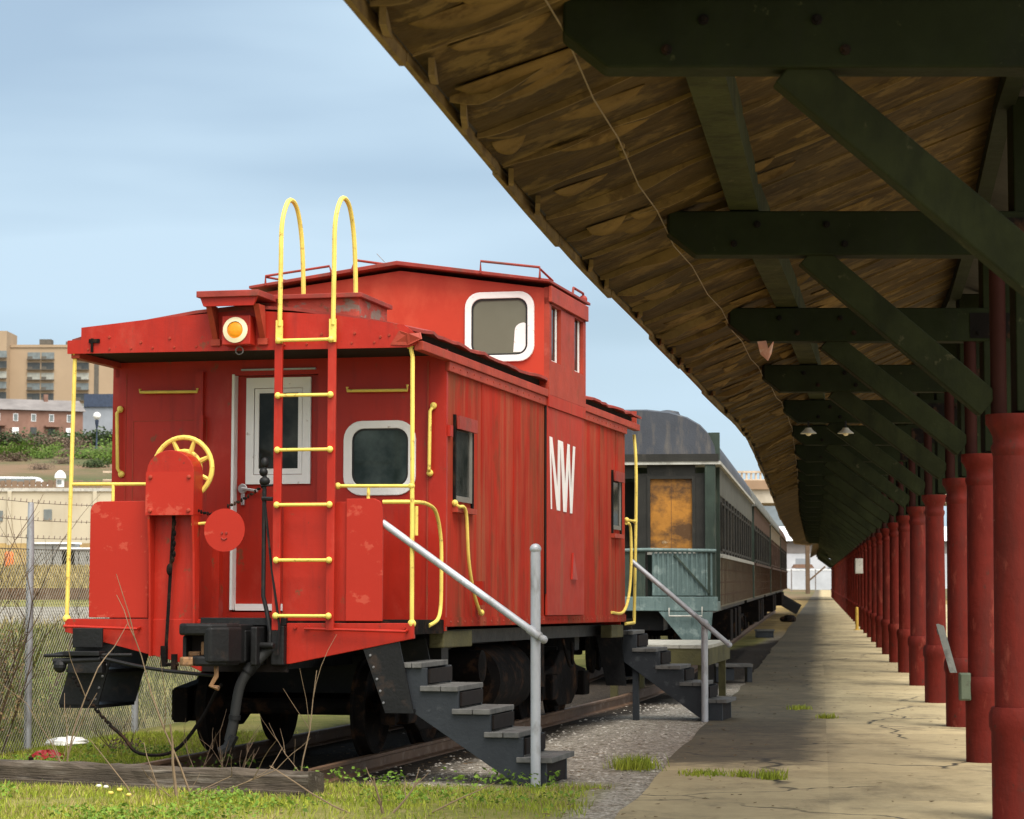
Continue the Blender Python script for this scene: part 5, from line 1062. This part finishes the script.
wd = scatter(60000, -7, .9, 16.5, 24, lambda x,y: keepA(x,y)*(vnoise(x,y,1.6,12) > .60)); wd[:,2] += rng.uniform(.01,.09,len(wd))
chips('weeds', wd, .012, .026, M['weed'], 1.6)
wd = np.concatenate([scatter(1500, -2.2, .4, 19.4, 20.6, lambda x,y: np.clip(vnoise(x,y,2.1,14)-.35,0,1)*1.2), scatter(900, -3.6, -2.3, 20.2, 22, lambda x,y: np.clip(vnoise(x,y,2.1,15)-.4,0,1)*1.5)]); wd[:,2] += rng.uniform(.01,.12,len(wd))
chips('track_weeds', wd, .014, .032, M['weed'], 1.6)
# dry stems and saplings
def twig(b, p, d, L, r, depth, rnd):
    pts = [Vector(p)]; d = Vector(d).normalized()
    for k in range(4):
        d = (d+Vector((rnd.uniform(-.16,.16),rnd.uniform(-.16,.16),rnd.uniform(-.05,.1)))).normalized(); pts.append(pts[-1]+d*L/4)
    b.tube(pts, [r,r*.45], 5)
    if depth:
        for k in range(rnd.randint(2,4)):
            q = pts[rnd.randint(1,4)]; e = (d+Vector((rnd.uniform(-.8,.8),rnd.uniform(-.8,.8),rnd.uniform(-.1,.6)))).normalized(); twig(b, q, e, L*rnd.uniform(.35,.65), r*.5, depth-1, rnd)
rd = random.Random(21)
def sapling(loc, stems, label, m='twig', cat='dry plant', lean=None, name='dry_plant', leaf=None):
    o = empty(name, loc); tag(o, label, cat)
    for (dx, dy, d, L, r, dep) in stems:
        b = MB(); twig(b, (dx,dy,-.02), d, L, r, dep, rd); b.build('stem', M[m], o)
    if leaf:
        m_, n, R0, H0 = leaf; b = MB()
        for k in range(n):
            a = rd.uniform(0,6.3); rr = R0*math.sqrt(rd.random()); p = Vector((rr*math.cos(a), rr*math.sin(a), H0*rd.uniform(.15,1))); q = Vector((rd.uniform(-1,1),rd.uniform(-1,1),rd.uniform(-.4,.8))).normalized()*.035; w = q.orthogonal().normalized()*.014
            b.add([p,p+q*.5+w,p+q,p+q*.5-w], [(0,1,2,3)])
        b.build('leaves', M[m_], o)
    return o
sapling((-2.62,18.95,0), [(0,0,(-.02,0,1),.62,.016,0),(-.02,-.02,(.6,.1,.25),.5,.007,1),(.03,0,(1,-.2,.3),.9,.007,1),(0,.02,(-.5,0,.5),.3,.006,1)], 'upright broken grey sapling stump standing before the long timber')
sapling((-2.50,19.0,0), [(0,0,(-.28,.05,1),1.22,.010,1)], 'tall thin leaning bare stem in front of the caboose wheel')
sapling((-2.95,19.0,0), [(0,0,(-.5,.1,.75),.62,.007,0),(.2,0,(-.3,.1,.8),.5,.006,0)], 'pair of leaning straw stems crossing the long timber')
sapling((-1.78,20.2,0), [(0,0,(.13,.1,1),1.0,.007,1),(.1,.1,(-.5,.2,.7),.5,.005,1),(-.3,0,(.3,.3,.8),.4,.005,0)], 'thin bare twigs standing at the right rail end')
sapling((-.95,17.9,0), [(0,0,(-.3,0,.9),.3,.012,1),(.05,0,(.5,.1,.6),.35,.010,1),(-.2,0,(-1,.2,.5),.75,.008,0),(.3,0,(.9,.3,.45),.6,.008,0)], 'broken tan stems in the grass at the bottom edge before the stairs')
sapling((-2.45,20.4,0), [(rd.uniform(-.2,.2),rd.uniform(-.1,.1),(rd.uniform(-.5,.5),rd.uniform(-.3,.3),1),rd.uniform(.25,.5),.005,1) for k in range(9)], 'clump of dry brown stalks at the left front wheel', 'twig_d', leaf=('bush_g',60,.25,.12))
sapling((-3.75,20.3,0), [(0,0,(.04,0,1),1.05,.010,1),(.04,0,(-.25,0,.8),.8,.006,1)], 'slender bare whip rising beside the left corner steps')
o = sapling((-5.35,23.6,gh(-5.35,23.6)), [(rd.uniform(-.4,.35),rd.uniform(-.4,.4),(rd.uniform(-.35,.45),rd.uniform(-.2,.2),1),rd.uniform(.9,2.1),.011,2) for k in range(30)], 'tall tangle of dry brown brush at the left edge against the fence', 'twig_d', 'bush', name='dry_bush', leaf=('straw',1500,.55,1.25))
sapling((-5.3,28.6,gh(-5.3,28.6)), [(rd.uniform(-.6,.5),rd.uniform(-.6,.6),(rd.uniform(-.4,.4),rd.uniform(-.3,.3),1),rd.uniform(.6,1.3),.010,2) for k in range(12)], 'olive green brush behind the fence left of the caboose', 'twig_d', 'bush', name='dry_bush', leaf=('bush_g',420,.8,.8))
sapling((-3.9,24.3,0), [(rd.uniform(-.15,.15),rd.uniform(-.1,.1),(rd.uniform(-.8,.8),rd.uniform(-.4,.4),.6),rd.uniform(.15,.35),.006,1) for k in range(7)], 'low clump of dead brown leaves beside the fence post', 'twig_d', leaf=('bush_b',80,.2,.12))
o = empty('dandelion', (-3.10,18.75,0)); tag(o, 'yellow dandelion with seed heads growing at the front of the timber', 'flower')
for (x, y, z, kk) in ((-.10,0,.13,0),(-.05,.03,.12,0),(.0,-.04,.08,1),(.06,0,.10,1),(.13,.02,.06,1)):
    b = MB(); b.tube([(x,y,0),(x,y,z)], .004, 5); b.build('stalk', M['grass'], o); b = MB(); b.ball((x,y,z), .022, (1,1,.6), 8, 5); b.build('flower_head', M['yellow'] if kk else M['lampwhite'], o)

# ------------------------------------------------------------------ the yard and hill to the left
M['cream'] = mat('stained cream wall', (.45,.405,.31), .85, var=.12, vs=.15, layers=[((.30,.23,.15), .35, (1,1,.25), .5, .72, .6)], bump=0)
M['brick'] = mat('brown brick', (.21,.12,.09), .85, var=.2, vs=.3, layers=[((.15,.07,.05), 1.5, None, .5, .7, .5)], bump=0)
M['tanbrick'] = mat('tan brick tower', (.34,.25,.165), .85, var=.08, vs=.1, bump=0); M['towerdark'] = mat('shaded balcony recess', (.10,.09,.075), .8, bump=0)
M['slat'] = mat('weathered brown slats', (.20,.135,.09), .85, vs=.6, bump=0)
M['slate'] = mat('grey shingles', (.17,.155,.15), .85, vs=.4); M['greywall'] = mat('blue grey cladding', (.24,.26,.29), .7, vs=.2, bump=0); M['navy'] = mat('dark blue band', (.04,.055,.09), .6, bump=0)
M['equip'] = mat('grey equipment paint', (.24,.245,.24), .6, vs=1); M['win_far'] = mat('far window glass', (.16,.18,.18), .2, vs=1, bump=0)
def at(px, py, Y): return Vector(((px-512)/2400*Y, Y, 1.72+(580-py)/2400*Y*1.0))
# yard track
yt = empty('yard_track', (0,0,0)); tag(yt, kind='structure')
for y in (56.0,57.5,63,64.5):
    b = MB(); pts = [(x, y+.03*x, gh(x,y)+.10) for x in np.arange(-34,-4.5,1.5)]; 
    for p, q in zip(pts[:-1], pts[1:]): b.bar(p, q, .07, .16)
    b.build('rail', M['rail'], yt)
# cream retaining building
o = empty('cream_wall', (-34,180,0)); tag(o, 'long stained cream block building wall across the rail yard', 'building')
b = MB(); b.box(-60,20,0,1.6,1.5,8.35); b.build('wall', M['cream'], o)
b = MB(); b.box(-60,20,-.12,1.7,8.352,8.6); b.build('coping', M['trim_pale'], o)
for x in np.arange(-55,18,6.4): 
    b = MB(); b.box(x,x+.3,-.2,0,1.5,8.35); b.build('pilaster', M['cream'], o)
for px, w, z0, z1 in ((44,.62,6.2,7.0),(-6,.7,6.1,6.9)):
    x = at(px,0,180).x+34; b = MB(); b.box(x,x+w*1.0,-.05,.0,z0,z1); b.build('window', M['win_far'], o)
# brown parapet fence and low roofs behind it
o = empty('brown_fence', (-43,221,0)); tag(o, 'brown slatted fence running above the cream wall', 'fence')
b = MB()
for x in np.arange(-30,24,.55): b.box(x,x+.47,0,.08,9.4,10.85+.08*math.sin(x*3))
b.build('slats', M['slat'], o)
b = MB(); b.box(-30,24,.085,.2,9.7,9.9); b.box(-30,24,.085,.2,10.5,10.7); b.build('fence_rail', M['slat'], o)
M['white_far'] = mat('white painted metal', (.72,.74,.76), .5, bump=0)
o = empty('parked_van', tuple(at(23,480,232).xy)+(9.55,)); tag(o, 'pale blue roofed van parked behind the brown fence', 'van')
b = MB(); b.prism([(-2.6,0,.4),(2.5,0,.4),(2.6,0,1.2),(1.9,0,1.5),(1.3,0,2.1),(-2.5,0,2.15)], (0,1.9,0)); b.build('body', M['white_far'], o, bevel=.08)
b = MB(); b.box(-2.3,1.2,-.02,0,1.35,1.95); b.build('side_window', M['win_far'], o)
for x in (-1.6,1.6):
    b = MB(); b.lathe([(.1,0),(.34,.0),(.36,.05),(.36,.2),(.1,.22)], (x,.1,.36), (0,-1,0), 16); b.build('wheel', M['rubber'], o)
o = empty('white_vent', tuple(at(60,490,178).xy)+(8.6,)); tag(o, 'small white roof vent on top of the cream wall', 'vent')
b = MB(); b.lathe([(.3,0),(.3,.6),(.44,.65),(.44,.75),(.36,1.0),(.16,1.2),(.03,1.25)], n=16); b.build('cowl', M['white_far'], o, smooth=True)
b = MB(); b.box(-.16,.16,-.33,-.28,.2,.5); b.build('louvre', M['win_far'], o)
for k, (px, w, h, lab) in enumerate(((56,2.6,1.55,'larger grey equipment cabinet in the yard before the cream wall'),(82,2.0,1.25,'smaller grey equipment cabinet, right beside the larger one'))):
    p = at(px,570,140); o = empty('equipment_cabinet', (p.x,p.y,gh(p.x,140)-.05)); tag(o, lab, 'cabinet')
    b = MB(); b.box(-w/2,w/2,-.8,.8,.12,h); b.build('case', M['equip'], o, bevel=.03)
    b = MB(); b.box(-w/2-.08,w/2+.08,-.9,.9,h+.001,h+.10); b.build('lid', M['white_far'], o)
    b = MB(); b.box(-.02,.02,-.83,-.80,.2,h-.1); b.box(w/4-.03,w/4+.03,-.86,-.80,.6,.85); b.build('door_seam', M['black'], o)
M['win_dark'] = mat('dark far window', (.05,.055,.055), .3, vs=1, bump=0); M['win_pale'] = mat('curtained far window', (.33,.33,.29), .5, vs=1, bump=0)
M['cone'] = mat('orange plastic', (.65,.18,.04), .6, bump=0)
p = at(10,572,120); o = empty('orange_barrel', (p.x,p.y,gh(p.x,120))); tag(o, 'orange drum among the dry grass at the left edge', 'barrel')
b = MB(); b.lathe([(.30,0),(.30,.08),(.25,.1),(.22,.85),(.15,.93),(.04,.95)], n=14); b.build('drum', M['cone'], o, smooth=True)
# hillside bushes
lv = []
def leaf_mesh(seed, n=520):
    r = random.Random(seed); b = MB()
    for k in range(n):
        d = Vector((r.gauss(0,1),r.gauss(0,1),abs(r.gauss(0,1))*.9)).normalized()*(r.random()**.4); d.z *= .8
        bulge = 1+.25*math.sin(d.x*5+seed)+.2*math.sin(d.y*6+seed*2); p = d*bulge; q = Vector((r.uniform(-1,1),r.uniform(-1,1),r.uniform(-.5,1))).normalized()*.13; w = q.orthogonal().normalized()*.07
        b.add([p-q*.5,p+w,p+q*.5,p-w], [(0,1,2,3)])
    return b
bm_ = {}
for kd in ('bush_g','bush_d','bush_b'):
    for s in range(2):
        t = leaf_mesh(s*5+len(kd)); o = t.build('crown', M[kd]); bm_[(kd,s)] = o.data; bpy.data.objects.remove(o)
stem_me = MB(); stem_me.tube([(0,0,-.3),(.03,.02,.35)], [.06,.03], 6); stem_o = stem_me.build('stem', M['twig_d']); stem_d = stem_o.data; bpy.data.objects.remove(stem_o)
kn = {'bush_g':'bright green round bush on the brown hillside','bush_d':'dark green bush on the hillside below the row houses','bush_b':'bare brown bush on the hillside'}
rb = random.Random(5)
def hbush(px, py, Y, w, h, kd, lab=None):
    p = at(px,py,Y); o = empty('hillside_bush', (p.x,p.y,gh(p.x,p.y))); tag(o, lab or kn[kd], 'bush', 'bushes on the hillside')
    for d, nm, sc in ((bm_[(kd,rb.randint(0,1))],'crown',(w,w,h)),(stem_d,'stem',(w,w,h))):
        c = bpy.data.objects.new(nm, d); col.objects.link(c); c.parent = o; c.scale = sc
    o.rotation_euler = (0,0,rb.uniform(0,6))
for (px,Y,w,h,kd) in ((4,300,3.2,2.6,'bush_g'),(16,304,3.4,2.8,'bush_g'),(30,306,3.6,3.0,'bush_g'),(42,300,2.8,2.2,'bush_g'),(-8,310,3,3,'bush_g'),(14,292,2.4,2.0,'bush_b'),(52,312,2.4,2.4,'bush_g'),(60,330,3.4,3.8,'bush_b'),(76,335,3.0,3.4,'bush_b'),(86,300,3.6,2.6,'bush_g'),(104,305,3.8,3.0,'bush_g'),(120,310,3.6,3.4,'bush_g'),(70,305,2.6,2.0,'bush_b'),(40,270,1.8,1.2,'bush_b'),(95,275,2.2,1.6,'bush_d'),(110,285,2.8,2.0,'bush_g'),
    (2,372,4.4,4.6,'bush_d'),(16,374,4.0,4.2,'bush_b'),(30,372,4.4,5.0,'bush_d'),(42,376,3.6,3.4,'bush_b'),(54,374,4.6,4.6,'bush_d'),(68,374,4.2,4.2,'bush_d'),(84,370,4.4,4.6,'bush_d'),(95,372,4.8,5.0,'bush_d'),(106,370,4.8,4.6,'bush_d'),(118,372,5,5,'bush_d'),(-14,374,4.6,4.8,'bush_d'),(22,330,2.6,2.2,'bush_b'),(48,340,2.6,2.4,'bush_d'),(62,285,1.6,1.3,'bush_b'),(132,330,4,4,'bush_d')):
    k_ = .55 if Y > 320 else .8; Y = 345+(px%7) if Y > 360 else Y
    hbush(px, 450, Y, w*(.75 if Y < 340 else .8), h*k_, kd)
# row houses, tower, grey building, lamp
rh = at(0,440,400); o = empty('row_house', (at(82,0,415).x, 415, 25.6), (0,0,R_(24))); tag(o, 'long two storey brown brick row house with grey roof on the hill', 'house')
b = MB(); b.box(-42,0,0,9,-1,5.2); b.build('wall', M['brick'], o)
b = MB(); b.prism([(.4,-.5,5.22),(.4,9.5,5.22),(.4,4.5,7.4)], (-43,0,0)); rf = b.build('roof', M['slate'], o)
for x in (-6,-15,-24,-33): b = MB(); b.box(x,x+.7,3.6,4.3,6.6,8.3); b.build('chimney', M['brick'], rf)
for k in range(13):
    x = -2.4-3.1*k
    b = MB(); b.box(x-.42,x+.42,-.06,0,3.3,4.6); f = b.build('window', M['white_far'], o); b = MB(); b.box(x-.33,x+.33,-.08,-.061,3.4,4.5); b.build('pane', M['win_far'], f)
    b = MB(); z1 = 2.2 if k%2 else 2.3; z0 = .9 if k%2 else .0; b.box(x-.55,x+.55,-.06,0,z0,z1); b.build('door' if z0 == 0 else 'window', M['win_dark' if k%3 else 'white_far'], o)
    if k%3 == 1: b = MB(); b.box(x-1.3,x+1.3,-1.6,-.07,2.35,2.6); b.build('porch_roof', M['brick'], o)
T = empty('apartment_tower', (at(60,0,720).x, 720, 30)); tag(T, 'tall tan brick apartment block with columns of balcony windows', 'building')
X0, X1 = at(4,0,720).x-T.location.x, at(125,0,720).x-T.location.x; top = at(0,347,720).z-30
b = MB(); b.box(X0,X1,0,16,-6,top); b.build('wall', M['tanbrick'], T)
b = MB(); b.box(X0-14,X0+1.2,-5,10,-6,top+4.5); b.build('stair_wing', M['tanbrick'], T)
b = MB(); xs = at(95,0,720).x-T.location.x; b.box(xs-.7,xs+.7,-.1,-.001,-6,top-.2); b.build('shadow_joint', M['towerdark'], T)
b = MB(); b.box(X0+1.3,X1+.3,-.3,16.3,top+.001,top+.8); b.build('parapet', M['tanbrick'], T)
for xq, w_, h_ in ((X0+9,3.5,2.2),(X0+17,1.6,1.5),(X0+21,5,1.2)): b = MB(); b.box(xq,xq+w_,5,9,top+.801,top+.8+h_); b.build('roof_plant', M['towerdark'], T)
for px in (2,32,46,81):
    xa = at(px,0,720).x-T.location.x
    for k in range(12):
        z = top-2.0-3.1*k; b = MB(); b.box(xa-1.9,xa+1.9,-.14 if px > 4 else -5.2,-.002 if px > 4 else -5.002,z-1.5,z+.5); f = b.build('window', M[('win_far','win_dark','win_pale')[(k*7+int(px)*3)%3]], T)
        b = MB(); y_ = -.16 if px > 4 else -5.22; b.box(xa-2.0,xa+2.0,y_-.9,y_,z-1.75,z-1.52); b.box(xa-1.9,xa-.4,y_-.1,y_,z-1.5,z-.7); b.build('balcony', M['towerdark'], f)
G = empty('grey_building', (at(90,0,430).x, 430, 24)); tag(G, 'blue grey clad building with a dark navy roof band behind the lamp', 'building')
b = MB(); b.box(at(70,0,430).x-G.location.x, 14, 0, 14, 0, at(0,407,430).z-24); b.build('wall', M['greywall'], G)
b = MB(); b.box(at(83,0,430).x-G.location.x, 14.2, -.3, 13, at(0,407,430).z-23.99, at(0,394,430).z-24); b.build('roof_band', M['navy'], G)
b = MB(); b.box(-1.5,1.0,-.05,0,1,3); b.build('window', M['win_far'], G)
lp_ = at(96,445,330); o = empty('street_lamp', (lp_.x, 330, gh(lp_.x,330))); tag(o, 'dark post street lamp with a white globe on the hillside', 'street lamp'); hz = at(0,416,330).z-o.location.z
b = MB(); b.lathe([(.28,0),(.24,.3),(.11,.6),(.09,hz-1.6),(.16,hz-1.5),(.28,hz-.6),(.2,hz-.55)], n=10); b.build('post', M['navy'], o, smooth=True)
M['globe'] = mat('white lamp globe', (.85,.84,.8), .4, bump=0); b = MB(); b.ball((0,0,hz), .52, n=14, m=10); b.build('globe', M['globe'], o, smooth=True)
# ------------------------------------------------------------------ beyond the platform: bridge, sheds, hills
M['conc_b'] = mat('pale bridge concrete', (.42,.38,.31), .8, vs=.3, layers=[((.25,.2,.14), .5, (1,1,.3), .5, .7, .6)], bump=0); M['conc_r'] = mat('brown stained bridge parapet', (.27,.18,.115), .8, vs=.3, bump=0); M['balus'] = mat('pale balusters', (.50,.40,.30), .8, bump=0)
br = empty('road_bridge', (20,205,0)); tag(br, 'concrete road bridge with a balustrade crossing the tracks beyond the train', 'bridge')
zt = lambda y: at(0,y,205).z
b = MB(); b.box(-55,70,.3,9,zt(503),zt(489.6)); b.build('girder', M['conc_b'], br)
b = MB(); b.box(-55,70,0,9.3,zt(489.5),zt(480.5)); b.build('deck_edge', M['conc_r'], br)
b = MB(); b.box(-55,70,.2,.7,zt(473),zt(471)); b.box(-55,70,.2,.7,zt(480.4),zt(479.4)); b.build('hand_rail', M['balus'], br)
b = MB()
for x in np.arange(-54,70,.40): b.box(x,x+.16,.3,.55,zt(479.4),zt(473))
b.build('balusters', M['balus'], br)
for x in (-18.5,9.0,36):
    b = MB(); b.box(x,x+1.3,1,8,0,zt(503)); b.build('pier', M['conc_b'], br)
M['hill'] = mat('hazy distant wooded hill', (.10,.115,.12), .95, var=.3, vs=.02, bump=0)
b = MB(); vs, fs = [], []; nx = 60
for j, (y, k) in enumerate(((900,0),(1000,.55),(1150,1),(1500,.9))):
    for i in range(nx+1):
        x = -100+i*900/nx; h = (30+6*math.sin(i*.5)+3*math.sin(i*1.7+1)+2*math.sin(i*3.1))*k; vs.append((x,y,h))
for j in range(3):
    for i in range(nx): a = j*(nx+1)+i; fs.append((a,a+1,a+nx+2,a+nx+1))
b.add(vs, fs); tag(b.build('hills', M['hill'], smooth=True), kind='structure')
o = empty('white_shed', (58,480,0)); tag(o, 'long white roofed shed beyond the end of the platform', 'building')
M['pale_wall'] = mat('pale bluish wall', (.44,.46,.50), .7, vs=.2, bump=0)
b = MB(); b.box(-30,30,0,12,0,7.0); b.build('wall', M['pale_wall'], o)
b = MB(); b.prism([(-31,-1,9.5),(-31,13,9.5),(-31,6,12.5)], (62,0,0)); b.build('roof', M['white_far'], o)
b = MB(); b.box(-30,30,-.05,12.05,7.001,9.49); b.build('upper_wall', M['slate'], o)
for k in range(9): b = MB(); b.box(-27+6.4*k,-24+6.4*k,-.06,0,3,6); b.build('window', M['greywall'], o)
o = empty('white_boundary_wall', (56,425,0)); tag(o, 'low white wall closing off the far end of the platform', 'wall')
b = MB(); b.box(-22,14,0,.3,0,3.4); b.build('wall', M['pale_wall'], o); b = MB(); b.box(-22,14,-.05,.35,3.401,3.6); b.build('coping', M['white_far'], o)
pp_ = at(807,588,300); o = empty('timber_pole', (pp_.x,300,0)); tag(o, 'dark timber pole with a side brace at the far end of the platform', 'pole')
b = MB(); b.box(-.25,.25,-.25,.25,0,6.5); b.build('post', M['twig_d'], o); b = MB(); b.bar((0,0,1.5),(2.2,0,3.4),.2,.2); b.build('brace', M['twig_d'], o)
M['awn'] = mat('reddish brown awning', (.17,.10,.07), .8, bump=0)
o = empty('brown_awning', (at(803,0,380).x,380,0)); tag(o, 'reddish brown awning on posts left of the timber pole', 'awning')
b = MB(); b.prism([(-1.7,0,3.6),(-1.3,0,4.2),(1.3,0,4.2),(1.7,0,3.6)], (0,2.5,0)); b.build('canopy', M['awn'], o)
for x in (-1.9,1.9): b = MB(); b.box(x-.08,x+.08,.2,.4,0,3.4); b.build('post', M['slate'], o)
o = empty('dark_crate', (13.3,118,0)); tag(o, 'dark tilted step box at the far end of the train', 'crate'); o.rotation_euler = (0,R_(30),0)
b = MB(); b.box(-.5,.5,-.3,.3,.35,.8); b.build('box', M['black'], o, bevel=.03); b = MB(); b.box(-.5,.5,-.3,.3,.81,.86); b.build('lid', M['step'], o)
